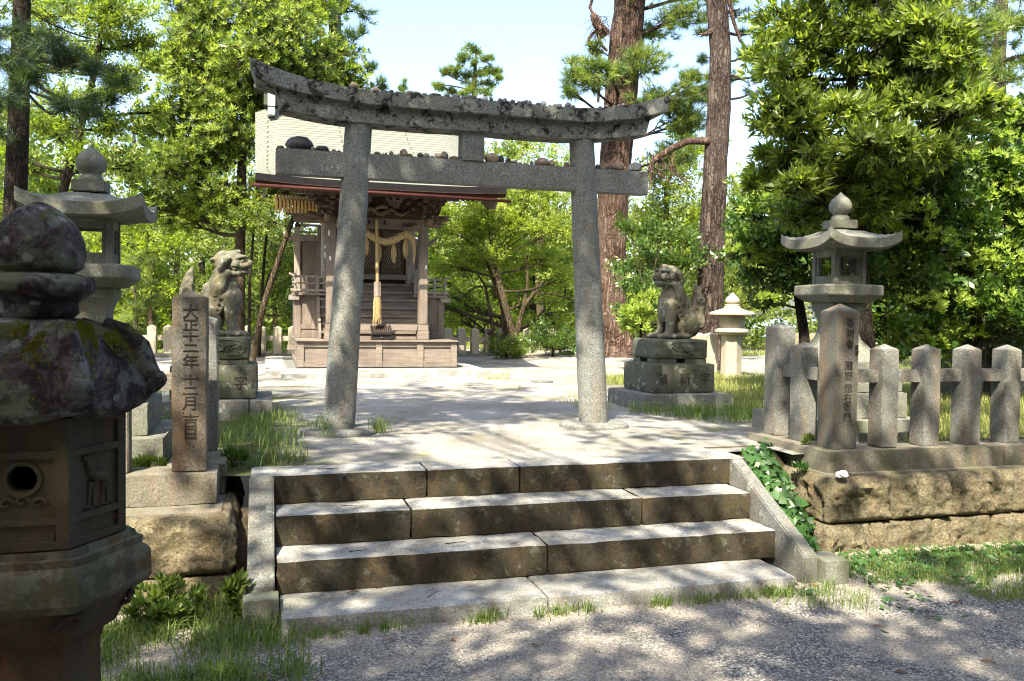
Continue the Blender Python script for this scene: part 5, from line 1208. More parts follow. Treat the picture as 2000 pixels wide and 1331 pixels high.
def tree(name, label, cat, base, trunk, rads, puffs, leaf, lmat, bmat, group=None, scl=1.0, nn=18, flat=.45, up=.55, twig=.006, limb=.3, sub=8, rough=.05, flare=0, extra=None, mixm=None, seg=.15, shell=.42, gather=.30, crownname='crown', smin=.8, hang=0.):
    t = thing(name, base, label, cat, group); tp = [np.array(p, float) for p in trunk]
    trunkmesh(trunk, rads, bmat, t, nn, rough, flare=flare, seg=seg)
    paths = []; pos = []; dirs = []; allc = np.mean([np.array(p[0]) for p in puffs], 0) if puffs else None
    # dense trunk samples for attaching limbs
    S = []; 
    for i in range(len(tp)-1):
        for f in np.linspace(0, 1, 12, endpoint=False): S.append((tp[i]+(tp[i+1]-tp[i])*f, rads[i]+(rads[i+1]-rads[i])*f))
    S.append((tp[-1], rads[-1]))
    for (c, r, N) in puffs:
        c = np.array(c, float); r = np.array(r if np.ndim(r) else (r, r, r*.75), float)
        best = min(S, key=lambda s: np.linalg.norm(s[0]-c)+(.8*max(0, s[0][2]-(c[2]-.25*np.linalg.norm((s[0]-c)[:2])))) if not hang else np.linalg.norm(s[0]-c)+3*abs(s[0][2]-(c[2]+hang*np.linalg.norm((s[0]-c)[:2]))))
        L = np.linalg.norm(best[0]-c); r0 = max(.012, min(best[1]*.5, limb*.12*max(.5, L))); P = bez(best[0], c, -.08, 7, .06)
        paths.append((P, list(np.linspace(r0, r0*.45, len(P)))))
        K = max(2, N//sub)
        for _ in range(K):
            d = rng.normal(size=3); d /= np.linalg.norm(d); d[2] *= .9; q = c+d*r*rng.uniform(shell, 1.0)
            att = np.array(P[rng.integers(3, len(P))]); paths.append((bez(att, q, .06, 4, .05), list(np.linspace(r0*.38, twig*1.3, 5))))
            m = rng.poisson(sub*.9)+2
            for _ in range(m):
                e = rng.normal(size=3)*np.array([1, 1, flat])*r.mean()*gather; tpnt = q+e; out = (tpnt-c)/ (r+1e-6); out /= np.linalg.norm(out)+1e-6; dd = out*.7+np.array([0, 0, up])+rng.normal(0, .25, 3)
                pos.append(tpnt); dirs.append(dd)
                if rng.random() < .6: paths.append(([tuple(q), tuple((q+tpnt)/2+rng.normal(0, .01, 3)), tuple(tpnt)], [twig, twig*.8, twig*.4]))
    tube_np(paths, 'branches', bmat, t, 4) if paths else None
    if pos:
        s = scl*rng.uniform(smin, 1.25, len(pos)); mi = None; mats = lmat
        if mixm is not None: mats = [lmat, mixm[0]]; mi = (rng.random(len(pos)) < mixm[1]).astype(int)
        scatter(crownname, leaf, pos, dirs, s, mats, t, mi)
    return t
def puffpx(lst, dep, dj=.0, squash=.8, dens=1.0, depthk=1.0):
    """(u, v, radius in px[, count[, depth offset]]) at a real distance dep metres in front of the camera"""
    out = []
    for q in lst:
        u, v, rp = q[:3]; n = q[3] if len(q) > 3 else 60; dd = q[4] if len(q) > 4 else 0; de = dep+dd+(random.uniform(-dj, dj) if dj else 0); r = rp*de/FPX; out.append((atD(u, v, de), (r, r*depthk, r*squash), int(n*dens)))
    return out
TUFT_N = [tuft(34, .13, .0042, i) for i in range(5)]           # near pine
TUFT_F = [tuft(26, .17, .011, 10+i) for i in range(5)]          # distant pine
ROS = [rosette(7+i, .105, .034, 20+i, .9+.1*i) for i in range(6)]
ROS_S = [rosette(10, .085, .032, 30+i, 1.1) for i in range(5)]
SPR = [spray(12, .22, .06, .030, 40+i) for i in range(5)]
SPR_F = [spray(12, .34, .10, .055, 50+i) for i in range(5)]
CAM_L = [spray(11, .20, .082, .040, 60+i, .5) for i in range(5)]
CAM_T = [rosette(7, .08, .035, 70+i, .9) for i in range(4)]
PHO = [rosette(5+i, .110, .040, 80+i, 1.3+.1*i, .55) for i in range(6)]
# ---- big red pine beside the torii (trunk with its foot mound)
D1 = 17.9
tp = [(1195, 705), (1194, 660), (1191, 560), (1196, 420), (1203, 300), (1215, 150), (1231, 0), (1250, -200), (1262, -500)]
P1 = [atD(u, v, D1) for u, v in tp]; P1[0][2] = min(P1[0][2], -.05)
R1 = [.52, .36, .315, .31, .33, .345, .33, .29, .22]
pf = puffpx([(1250, 130, 60, 90), (1140, 150, 45, 60, -.8), (1185, 140, 45, 50, -.9), (1300, 190, 60, 90), (1340, 235, 50, 80), (1350, 160, 40, 40), (1280, 60, 40, 40, .5), (1330, 30, 55, 60), (1115, 120, 22, 18, -.5), (1120, 180, 30, 25, -.7), (1385, 180, 40, 40), (1320, 300, 45, 60), (1290, -60, 90, 90), (1180, -80, 90, 80), (1400, -30, 70, 60), (1160, 90, 25, 15)], D1-.4, .3, .6, 1.5)
tree('pine_tree', 'big red-barked pine leaning behind the right torii pillar, its foot on a sandy mound', 'pine tree', P1[0], P1, R1, pf, TUFT_F, M['needle'], M['bark_red'], 'old pines', 1.1, nn=34, rough=.09, flare=.5, seg=.07, mixm=(M['needle_light'], .5), up=.45, limb=.25, sub=7)
t = bpy.data.objects['pine_tree']
# broken knot with bare looping twigs on its left flank
kn = [atD(1183, 70, D1-.2), atD(1165, 45, D1-.3), atD(1158, 28, D1-.3)]
paths = [(kn, [.13, .10, .07])]
for q in ([(1168, 55), (1150, 75), (1153, 100), (1172, 118), (1177, 135)], [(1165, 60), (1172, 85), (1186, 100)], [(1160, 30), (1152, 15), (1158, -5)], [(1175, 120), (1172, 150), (1168, 200)]): paths.append(([atD(u, v, D1-.3) for u, v in q], [.03, .035, .03, .025, .02][:len(q)]))
for k in range(60):
    a = atD(random.uniform(1162, 1185), random.uniform(30, 70), D1-.35); b = a+rng.normal(0, .16, 3)+np.array([0, 0, -.15]); paths.append((bez(a, b, .1, 3, .1), [.008, .006, .005, .003]))
tube_np(paths, 'broken_branch', M['bark_red'], t, 7)
# ---- second pine
D2 = 15.0
tp = [(1388, 735), (1386, 640), (1388, 540), (1393, 420), (1397, 330), (1404, 220), (1407, 110), (1400, 0), (1392, -200), (1390, -450)]
P2 = [atD(u, v, D2) for u, v in tp]; R2 = [.27, .235, .225, .215, .205, .20, .185, .175, .16, .12]
pf = puffpx([(1462, 110, 30, 22, .6), (1484, 150, 22, 18, .6), (1438, 150, 24, 14, .4), (1378, 60, 20, 10, .6), (1470, 60, 25, 12, 1), (1440, 20, 22, 12, 1), (1372, 110, 16, 8, .5), (1420, -120, 80, 60), (1340, -100, 60, 40), (1500, -90, 70, 50), (1470, 180, 16, 10, .6)], D2, .2, .6)
tree('pine_tree', 'slimmer straight red-barked pine with few branches, second trunk right of the torii', 'pine tree', P2[0], P2, R2, pf, TUFT_F, M['needle_dark'], M['bark_grey'], 'old pines', .95, nn=30, rough=.075, flare=.35, seg=.06, mixm=(M['needle'], .4), limb=.22, sub=6)
t = bpy.data.objects['pine_tree.001']
paths = []
for q, r in (([(1385, 276), (1345, 276), (1312, 290), (1275, 315), (1262, 345)], [.075, .06, .055, .05, .02]), ([(1320, 288), (1300, 300), (1282, 305)], [.03, .022, .01]), ([(1275, 312), (1272, 345), (1268, 372)], [.035, .028, .01]), ([(1424, 0), (1432, 40), (1446, 80), (1462, 98)], [.04, .032, .028, .012]), ([(1390, 62), (1375, 68), (1362, 66)], [.05, .03, .008]), ([(1412, 235), (1425, 232)], [.05, .02]), ([(1412, 145), (1440, 150), (1460, 162)], [.022, .018, .008])):
    paths.append(([atD(u, v, D2-.1) for u, v in q], r))
for k in range(40):
    a = atD(random.uniform(1262, 1320), random.uniform(295, 335), D2-.1); b = a+rng.normal(0, .25, 3)+np.array([0, 0, -.35]); paths.append((bez(a, b, .05, 3, .1), [.010, .008, .005, .003]))
tube_np(paths, 'bare_branch', M['bark_red'], t, 9)
# ---- left evergreen broadleaf with rosettes
D3 = 17.2
tp = [(466, 720), (468, 560), (470, 450), (472, 330), (478, 200), (480, 60), (470, -60)]
P3 = [atD(u, v, D3) for u, v in tp]
pf = puffpx([(420, 50, 75, 150), (345, 120, 55, 90, -.5), (560, 40, 80, 150), (640, 110, 60, 120, .8), (500, 110, 80, 150, -.5), (400, 190, 75, 150, -.6), (330, 250, 60, 110), (440, 270, 80, 170, -.5), (345, 330, 60, 110, -.3), (430, 380, 65, 120), (600, 150, 60, 90, .8), (690, 160, 40, 60, 1.2), (480, 190, 70, 130), (380, 90, 70, 140), (540, 130, 70, 120), (450, 120, 70, 140), (390, 300, 60, 120), (270, 330, 45, 70), (300, 400, 50, 70), (500, -20, 80, 90), (380, -10, 70, 80), (370, 430, 50, 60), (470, 440, 40, 40), (600, 0, 70, 90, .6), (540, 220, 60, 90, .8)], D3, .5, .8, 2.5)
tree('broadleaf_tree', 'tall evergreen tree with bright whorled leaves left of the shrine roof', 'tree', P3[0], P3, [.12, .105, .10, .09, .075, .05, .03], pf, ROS, M['leaf_broad'], M['bark_warm'], 'trees round the shrine', 1.15, mixm=(M['leaf_light'], .6), up=.6, shell=.4, sub=9, gather=.34)
# ---- pine high behind it
D4 = 21.
tp = [(640, 700), (650, 300), (655, 60), (650, -150)]
P4 = [atD(u, v, D4) for u, v in tp]
pf = puffpx([(640, 25, 50, 50), (700, 15, 45, 50), (690, 70, 38, 40), (605, 10, 40, 40), (655, 95, 45, 45), (720, 130, 28, 22), (740, 165, 22, 16), (660, -60, 80, 70), (560, 0, 50, 40)], D4, .4, .5)
tree('pine_tree', 'dark pine crown rising high behind the bright evergreen and over the shrine roof', 'pine tree', P4[0], P4, [.25, .2, .15, .1], pf, TUFT_F, M['needle_dark'], M['bark_grey'], 'old pines', 1.25, mixm=(M['needle'], .5), nn=12, seg=.4)
# ---- left near pine with dark drooping boughs
D5 = 8.6
tp = [(18, 760), (24, 560), (30, 400), (36, 250), (40, 120), (44, -60), (50, -300)]
P5 = [atD(u, v, D5) for u, v in tp]
pf = puffpx([(30, 60, 50, 34, -1.2), (95, 90, 40, 24, -1.4), (60, 150, 45, 28, -1.2), (15, 190, 40, 25, -1), (130, 115, 42, 30, -1.5), (185, 130, 32, 24, -1.6), (225, 160, 30, 22, -1.7), (120, 200, 42, 26, -1.4), (165, 210, 36, 20, -1.5), (215, 195, 26, 14, -1.6), (10, 110, 50, 40, -1), (-60, 80, 80, 50), (-50, 200, 80, 50), (60, -70, 90, 60), (160, -60, 80, 40), (10, 260, 30, 18, -.8)], D5, .2, .45)
tree('pine_tree', 'shaded dark pine at the upper left with drooping needle sprays above the square lantern', 'pine tree', P5[0], P5, [.13, .115, .11, .10, .09, .07, .05], pf, TUFT_N, M['needle_dark'], M['bark_thin'], 'old pines', 1.05, nn=16, mixm=(M['needle'], .45), up=.25, sub=6, limb=.07, twig=.004, gather=.34, hang=.28)
# ---- left airy yellow-green broadleaf behind
D6 = 13.
tp = [(60, 740), (75, 560), (110, 420), (150, 280), (190, 120), (210, -40)]
P6 = [atD(u, v, D6) for u, v in tp]
pf = puffpx([(190, 40, 60, 90), (110, 20, 55, 80), (60, 60, 55, 70), (250, 90, 45, 80), (180, 120, 50, 70), (90, 130, 50, 60), (40, 220, 50, 60), (140, 190, 45, 60), (230, 170, 40, 70), (280, 130, 35, 50), (110, 260, 50, 70), (220, 250, 45, 60), (300, 220, 35, 50), (170, 300, 45, 50), (60, 330, 45, 50), (250, 320, 45, 60), (120, 380, 45, 50), (20, 300, 40, 40), (30, 400, 50, 50), (240, 20, 50, 60), (160, -30, 80, 80), (20, 0, 60, 50)], D6, .9, .5, 1.6)
tree('broadleaf_tree', 'airy yellow-green tree with thin spreading branches behind the square lantern at the left', 'tree', P6[0], P6, [.09, .08, .07, .055, .04, .02], pf, SPR, M['leaf_light'], M['bark_thin'], 'trees round the shrine', 1.15, mixm=(M['leaf_broad'], .35), up=.35, flat=.3, sub=9, gather=.32)
# ---- bright low trees behind the left lion and lantern
def bushy(label, u, v0, dep, pl, leaf, m1, m2, k=.5, scl=1., r0=.07, grp='trees round the shrine', cat='tree', nm='broadleaf_tree', **kw):
    b = atD(u, v0, dep); b[2] = 0; top = atD(*pl[0][:2], dep); P = [b, b+(top-b)*.4+np.array([rng.normal(0, .08), 0, 0]), b+(top-b)*.8, top]
    return tree(nm, label, cat, b, P, [r0, r0*.8, r0*.6, r0*.3], puffpx(pl, dep, .5, .8), leaf, M[m1], M['bark_warm'], grp, scl, nn=10, seg=.3, mixm=(M[m2], k), **kw)
bushy('bright loose tree with yellowish leaves behind the square lantern, over the far fence', 300, 690, 20, [(300, 470, 60, 130), (250, 540, 55, 110), (330, 560, 60, 120), (210, 480, 50, 80), (280, 420, 55, 90), (350, 480, 50, 90), (230, 600, 50, 80), (180, 560, 50, 60), (300, 620, 45, 50)], SPR_F, 'leaf_light', 'leaf_maple', .5, 1.0)
bushy('soft light-needled young pine behind the rusty date post', 262, 690, 16.5, [(262, 520, 26, 22), (250, 560, 30, 28), (280, 560, 26, 22), (258, 600, 32, 26), (285, 590, 22, 16), (245, 625, 26, 18)], TUFT_F, 'needle_light', 'needle', .4, 1.0, .04, None, 'pine tree', 'young_pine')
bushy('leafy green tree filling the gap between the left lion and the shrine', 540, 690, 22, [(530, 470, 60, 110), (570, 520, 50, 80), (500, 530, 55, 90), (450, 480, 55, 90), (420, 560, 50, 60), (540, 590, 50, 60), (590, 450, 50, 70), (400, 430, 50, 70), (600, 600, 40, 40), (480, 600, 50, 50)], SPR_F, 'far_leaf', 'leaf_broad', .5, 1.0)
# leaning trunk and thin saplings between lion and shrine
def pole(label, q, dep, rads, cat='tree trunk', nm='leaning_tree', mat='bark_warm', leafy=None, grp=None):
    P = [atD(u, v, dep) for u, v in q]; P[0][2] = min(P[0][2], 0)
    return tree(nm, label, cat, P[0], P, rads, puffpx(leafy or [], dep, .3, .7), SPR, M['leaf_broad'], M[mat], grp, 1.1, nn=12, seg=.15, mixm=(M['leaf_light'], .3))
pole('slender tree trunk leaning right, sunlit, between the left lion and the shrine', [(492, 660), (513, 600), (540, 520), (560, 460), (583, 400), (600, 340)], 15.5, [.060, .055, .050, .045, .04, .03], leafy=[(560, 400, 40, 30), (500, 420, 45, 40), (600, 380, 40, 30)])
for i, (q, lab) in enumerate(((([(486, 690), (487, 560), (494, 470), (500, 380)]), 'thin dark sapling stem just left of the leaning trunk'), (([(506, 690), (512, 560), (520, 460), (540, 380)]), 'thin dark sapling stem crossing behind the leaning trunk'), (([(497, 690), (505, 610), (528, 530), (552, 500)]), 'thin forked sapling stem nearest the shrine, behind the leaning trunk'))):
    pole(lab, q, 17+i*.6, [.035, .03, .025, .015], 'sapling', 'sapling', 'bark_thin', [(q[-1][0], q[-1][1], 40, 30)])
# ---- maple right of the shrine
D9 = 18.8
tp = [(1002, 700), (1000, 660), (985, 590), (972, 540), (960, 500)]
P9 = [atD(u, v, D9) for u, v in tp]
pf = puffpx([(900, 460, 50, 110), (960, 430, 55, 130), (1020, 440, 55, 120), (1080, 450, 45, 90), (880, 520, 40, 70), (930, 510, 45, 90), (1000, 500, 45, 80), (1060, 510, 45, 80), (890, 580, 40, 70, .8), (930, 590, 40, 60, 1.), (1050, 580, 45, 70, .6), (1100, 540, 40, 50), (1040, 640, 40, 45, 1.2), (950, 380, 55, 100), (1030, 380, 55, 100), (870, 430, 45, 70), (1100, 400, 50, 70), (860, 600, 35, 40, 1.2), (900, 625, 35, 40, 1.2), (1080, 610, 40, 40, .8)], D9, .6, .65, 1.5)
tree('maple_tree', 'many-stemmed maple with fine bright yellow-green foliage right of the shrine', 'maple tree', P9[0], P9, [.13, .11, .075, .06, .04], pf, SPR, M['leaf_maple'], M['bark_warm'], 'trees round the shrine', 1.25, mixm=(M['leaf_light'], .4), up=.25, flat=.3, sub=9, gather=.3)
t = bpy.data.objects['maple_tree']; paths = []
for q, r in (([(1002, 680), (1012, 640), (1022, 600), (1045, 570), (1062, 550)], [.09, .07, .05, .04, .02]), ([(992, 690), (985, 640), (980, 590), (950, 510), (925, 480)], [.07, .06, .05, .035, .02]), ([(985, 600), (960, 560), (930, 560), (890, 590)], [.04, .035, .025, .012]), ([(1020, 610), (1030, 560), (1030, 500)], [.045, .035, .015]), ([(960, 690), (962, 640), (955, 600), (948, 560), (930, 530)], [.06, .05, .04, .03, .015]), ([(1040, 572), (1080, 575), (1130, 590)], [.03, .02, .01])):
    paths.append(([atD(u, v, D9+.1) for u, v in q], r))
tube_np(paths, 'stem', M['bark_warm'], t, 8)
# ---- green masses behind, right of the torii
bushy('pale yellow-green tree high behind the strut and right torii pillar', 1060, 690, 24, [(1060, 320, 60, 100), (990, 330, 55, 90), (1000, 290, 35, 40), (1110, 360, 60, 90), (1050, 390, 60, 80), (980, 390, 50, 60), (940, 350, 40, 50)], SPR_F, 'leaf_maple', 'needle_light', .3, 1.0, .12)
bushy('tall feathery bright tree between the two pine trunks', 1310, 690, 23, [(1300, 360, 70, 130), (1340, 300, 60, 100), (1280, 420, 60, 110), (1350, 420, 55, 100), (1260, 340, 50, 70), (1350, 260, 40, 50), (1310, 480, 60, 100), (1260, 500, 50, 70), (1360, 490, 50, 70), (1270, 580, 50, 60), (1330, 560, 50, 60), (1340, 350, 50, 70)], SPR_F, 'leaf_maple', 'far_leaf', .5, 1.0, .14, sub=10)
bushy('dark shaded evergreen tree behind the right lion, left of the second pine', 1255, 700, 14.6, [(1262, 560, 38, 60), (1245, 500, 40, 60, .5), (1290, 520, 36, 50), (1330, 560, 36, 50), (1240, 620, 30, 40), (1310, 620, 36, 45), (1340, 500, 35, 45), (1290, 450, 35, 40), (1235, 440, 26, 24), (1345, 620, 30, 34)], SPR, 'leaf_camellia', 'leaf_broad', .35, 1.4, .06)
bushy('bright green trees behind the second pine and the small lantern', 1440, 700, 24, [(1450, 380, 40, 60), (1430, 440, 45, 80), (1470, 460, 40, 60), (1440, 520, 45, 80), (1420, 580, 40, 60), (1490, 540, 40, 60), (1460, 350, 30, 30), (1500, 590, 35, 40), (1450, 600, 35, 40)], SPR_F, 'far_leaf', 'leaf_maple', .5, 1.0, .12)
# ---- distant pines on the skyline
def farpine(label, q, dep, pl, r, scl):
    P = [atD(u, v, dep) for u, v in q]; P[0][2] = 0
    return tree('pine_tree', label, 'pine tree', P[0], P, r, puffpx([(a_[0]+random.uniform(-5, 5), a_[1]+random.uniform(-4, 4), a_[2]*random.uniform(.8, 1.3))+tuple(a_[3:]) for a_ in pl], dep, .6, .5, 2.6), TUFT_F, M['needle'], M['bark_thin'], 'distant pines on the skyline', scl, nn=8, seg=1., mixm=(M['needle_light'], .55), sub=7, up=.8, limb=.2, twig=.02, shell=.2, gather=.4)
farpine('lone distant pine with open cloud-like branches on the skyline above the torii', [(930, 640), (926, 300), (925, 200), (928, 140), (930, 100)], 44, [(925, 98, 16, 24), (905, 110, 15, 22), (950, 112, 16, 24), (965, 135, 16, 22), (938, 135, 18, 22), (885, 135, 18, 26), (870, 142, 12, 14), (905, 150, 18, 20), (972, 152, 10, 12), (945, 165, 18, 20), (920, 175, 20, 22), (900, 178, 14, 12), (860, 168, 16, 18), (845, 165, 8, 8), (880, 180, 16, 16), (940, 185, 18, 16), (925, 125, 12, 12)], [.3, .2, .16, .1, .04], 1.5)
farpine('tiny distant pine top poking up over the left part of the torii lintel', [(790, 640), (790, 250), (789, 200), (788, 160)], 60, [(788, 160, 7, 8), (780, 172, 7, 7), (797, 172, 8, 8), (788, 182, 11, 10)], [.3, .15, .1, .03], 2.0)
farpine('hazy distant pine seen between the left trees above the square lantern', [(262, 640), (262, 300), (262, 250)], 55, [(262, 258, 14, 12), (250, 275, 14, 12), (276, 275, 14, 12), (262, 295, 18, 14), (300, 285, 10, 8)], [.3, .15, .06], 2.2)
# ---- right: large-leaved tree
D13 = 8.9
tp = [(1690, 700), (1678, 560), (1672, 420), (1668, 330), (1665, 250), (1664, 120), (1664, 0), (1660, -140)]
P13 = [atD(u, v, D13) for u, v in tp]
pl = [(1540, 45, 55, 38), (1610, 25, 55, 38), (1575, 95, 50, 34), (1650, 60, 45, 26), (1505, 125, 38, 22, -.3), (1570, 160, 50, 36), (1500, 110, 30, 14), (1620, 190, 50, 30, .3), (1530, 205, 50, 34, -.2), (1500, 240, 34, 20, -.3), (1560, 250, 45, 28, -.2),
      (1750, 60, 45, 30, -.4), (1800, 50, 50, 34, -.4), (1860, 65, 50, 34, -.5), (1760, 110, 50, 32, -.3), (1830, 110, 45, 28, -.4), (1720, 130, 40, 20), (1870, 110, 34, 18, -.4),
      (1640, 215, 45, 26, -.3), (1780, 200, 50, 32, -.3), (1850, 195, 50, 32, -.3), (1900, 200, 35, 20, -.4), (1720, 195, 45, 24), (1940, 205, 30, 14, -.3), (1800, 170, 40, 20),
      (1520, 320, 50, 34), (1480, 355, 30, 16), (1580, 310, 50, 34, -.3), (1640, 300, 50, 34, -.4), (1700, 280, 50, 34, -.4), (1760, 285, 50, 32, -.4), (1820, 290, 40, 22, -.3), (1560, 360, 45, 26), (1490, 300, 24, 10), (1700, 340, 50, 26, .2),
      (1560, 420, 45, 30), (1640, 370, 50, 36), (1700, 400, 50, 36), (1760, 350, 50, 36), (1690, 230, 50, 30), (1740, 160, 45, 26), (1650, 120, 40, 26), (1850, 250, 45, 30), (1900, 150, 40, 24), (1700, 60, 45, 24), (1600, -60, 90, 50), (1720, -40, 80, 50), (1820, -50, 80, 40)]
pf = puffpx(pl, D13-.2, .35, .7, 3.0)
tree('broadleaf_tree', 'tall tree with large glossy pointed leaves in tiers, upper right behind the lantern', 'tree', P13[0], P13, [.11, .10, .09, .085, .07, .055, .045, .03], pf, PHO, M['leaf_photinia'], M['bark_thin'], 'trees round the shrine', .86, mixm=(M['leaf_light'], .35), up=.25, flat=.5, sub=7, gather=.42, twig=.005, limb=.2)
# ---- right: camellia thicket
D14 = 10.2
def cam(label, u, pl, dep, k=.2):
    b = atD(u, 730, dep); b[2] = 0; P = [b, b+np.array([.1, 0, .6]), atD(pl[0][0], pl[0][1], dep)]
    t = tree('camellia_bush', label, 'camellia', b, P, [.09, .07, .04], puffpx(pl, dep, .35, .8), CAM_L, M['leaf_camellia'], M['bark_thin'], 'camellias behind the right fence', 1.0, nn=10, mixm=(M['leaf_broad'], .25), up=.3, sub=9, gather=.30, shell=.45)
    pos = []; dr = []
    for (c, r, n) in puffpx(pl, dep-.12, .3, .85):
        for _ in range(int(n*k)):
            d = rng.normal(size=3); d[2] = abs(d[2])*.6+.1; d[1] = -abs(d[1]); d /= np.linalg.norm(d); pos.append(c+d*r*rng.uniform(.85, 1.12)); dr.append(d+np.array([0, 0, .3]))
    scatter('young_shoots', CAM_T, pos, dr, .85*rng.uniform(.7, 1.2, len(pos)), M['leaf_tip'], t)
cam('broad camellia left of the tall right lantern, covered in pale yellow-green young shoots', 1560, [(1540, 460, 50, 90), (1480, 470, 45, 80), (1590, 430, 50, 80), (1500, 520, 50, 90), (1560, 540, 45, 80), (1445, 495, 26, 40), (1530, 410, 50, 80), (1600, 500, 45, 70), (1500, 590, 30, 40), (1470, 420, 35, 45), (1640, 390, 45, 60), (1590, 390, 45, 60), (1500, 400, 45, 70), (1560, 370, 50, 80), (1450, 470, 30, 40), (1620, 350, 50, 80), (1540, 500, 50, 80)], 11.0, .7)
cam('dark glossy camellia right behind the tall right lantern', 1700, [(1700, 470, 60, 120), (1760, 430, 60, 120), (1700, 560, 55, 100), (1760, 540, 60, 110), (1690, 400, 50, 80), (1800, 480, 55, 100), (1720, 620, 50, 80), (1790, 610, 50, 80), (1700, 660, 40, 50), (1770, 360, 55, 90), (1720, 350, 50, 80), (1820, 320, 50, 80), (1830, 400, 50, 80), (1660, 590, 30, 40), (1640, 530, 36, 50), (1770, 670, 40, 50), (1720, 690, 34, 44), (1810, 680, 34, 44)], 9.4, .5)
cam('big dark camellia at the right edge of the view, sunlit shoots on its top', 1900, [(1880, 440, 60, 120), (1940, 400, 60, 120), (1990, 460, 60, 110), (1880, 530, 60, 110), (1940, 520, 60, 110), (1990, 560, 55, 90), (1870, 370, 50, 80), (1930, 330, 55, 90), (1990, 350, 50, 80), (1850, 600, 45, 70), (1900, 600, 40, 60), (2060, 420, 80, 90), (2060, 550, 80, 90), (1830, 650, 40, 50), (1960, 290, 45, 60), (1880, 660, 36, 50), (1950, 600, 45, 60), (1990, 640, 40, 50), (1970, 240, 45, 60), (1900, 280, 45, 60), (2000, 250, 50, 60), (1860, 320, 45, 60), (1840, 470, 50, 80)], 9.8, .4)
bushy('low dark pine scrub at the far right under the camellia', 1940, 720, 10.5, [(1930, 640, 50, 50), (1980, 650, 50, 50), (1890, 655, 40, 36), (2040, 640, 60, 40), (1960, 610, 40, 26)], TUFT_N, 'needle_dark', 'needle', .4, 1.5, .05, None, 'pine scrub', 'pine_scrub')
# ---- right pines high behind
D15 = 14.5
tp = [(1725, 720), (1722, 400), (1715, 250), (1718, 120), (1730, -40), (1740, -300)]
P15 = [atD(u, v, D15) for u, v in tp]
pf = puffpx([(1850, 40, 60, 50), (1920, 60, 60, 60), (1980, 40, 50, 50), (1900, 130, 55, 60), (1960, 150, 50, 50), (1900, 220, 45, 45), (1960, 230, 40, 35), (1800, 10, 50, 30), (1880, 0, 60, 50), (1990, 110, 40, 40), (1980, 260, 36, 30), (1730, 20, 60, 30), (1830, 120, 40, 20), (1950, -40, 90, 60)], D15, .5, .6)
tree('pine_tree', 'soft-needled pine with brownish inner twigs behind the large-leaved tree at the upper right', 'pine tree', P15[0], P15, [.2, .18, .165, .15, .12, .1], pf, TUFT_F, M['needle_light'], M['bark_grey'], 'old pines', 1.0, nn=16, mixm=(M['needle'], .45), sub=7)
tp = [(1960, 720), (1958, 400), (1955, 250), (1950, 150), (1960, -50)]
P16 = [atD(u, v, 16.5) for u, v in tp]
tree('pine_tree', 'pale grey pine trunk at the far upper right among the leaves', 'pine tree', P16[0], P16, [.17, .15, .14, .12, .1], puffpx([(2000, 20, 70, 50), (1960, 90, 40, 30), (2060, 200, 80, 50)], 16.5, .4, .6), TUFT_F, M['needle'], M['bark_grey'], 'old pines', 1.0, nn=14)
# ---- small shrubs
def shrub(label, u, v, dep, r, n, leaf, m1, m2, k=.4, scl=1., squash=.7):
    c = atD(u, v, dep); b = np.array([c[0], c[1], 0.]); 
    pl = [(c+np.array([math.cos(a)*r*.5, math.sin(a)*r*.5, rng.uniform(-.1, .1)*r]), (r*.6, r*.6, r*squash*.7), n//5) for a in np.arange(5)*1.257]+[(c, (r*.6, r*.6, r*squash), n//4)]
    return tree('shrub', label, 'shrub', b, [b, b*.5+c*.5, c], [.03, .025, .015], pl, leaf, M[m1], M['bark_thin'], 'shrubs round the precinct', scl, nn=7, mixm=(M[m2], k), sub=7, limb=.15)
shrub('small rounded shrub against the far fence right of the shrine', 990, 682, 17.8, .42, 150, SPR, 'leaf_broad', 'leaf_light', .3)
shrub('wider dark shrub growing by the far fence left of the right torii pillar', 1080, 668, 17.6, .62, 260, SPR, 'leaf_broad', 'leaf_camellia', .4)
shrub('bright leafy shrub just left of the right lion', 1252, 612, 13.2, .42, 90, ROS, 'leaf_light', 'leaf_tip', .4, 1.0, 1.1)
shrub('low green shrub behind the far fence left of the shrine', 520, 672, 20.5, .6, 140, SPR, 'leaf_light', 'leaf_broad', .4)
shrub('low green shrub behind the far fence beside the date post', 305, 668, 20.5, .6, 140, SPR, 'leaf_light', 'leaf_broad', .4)
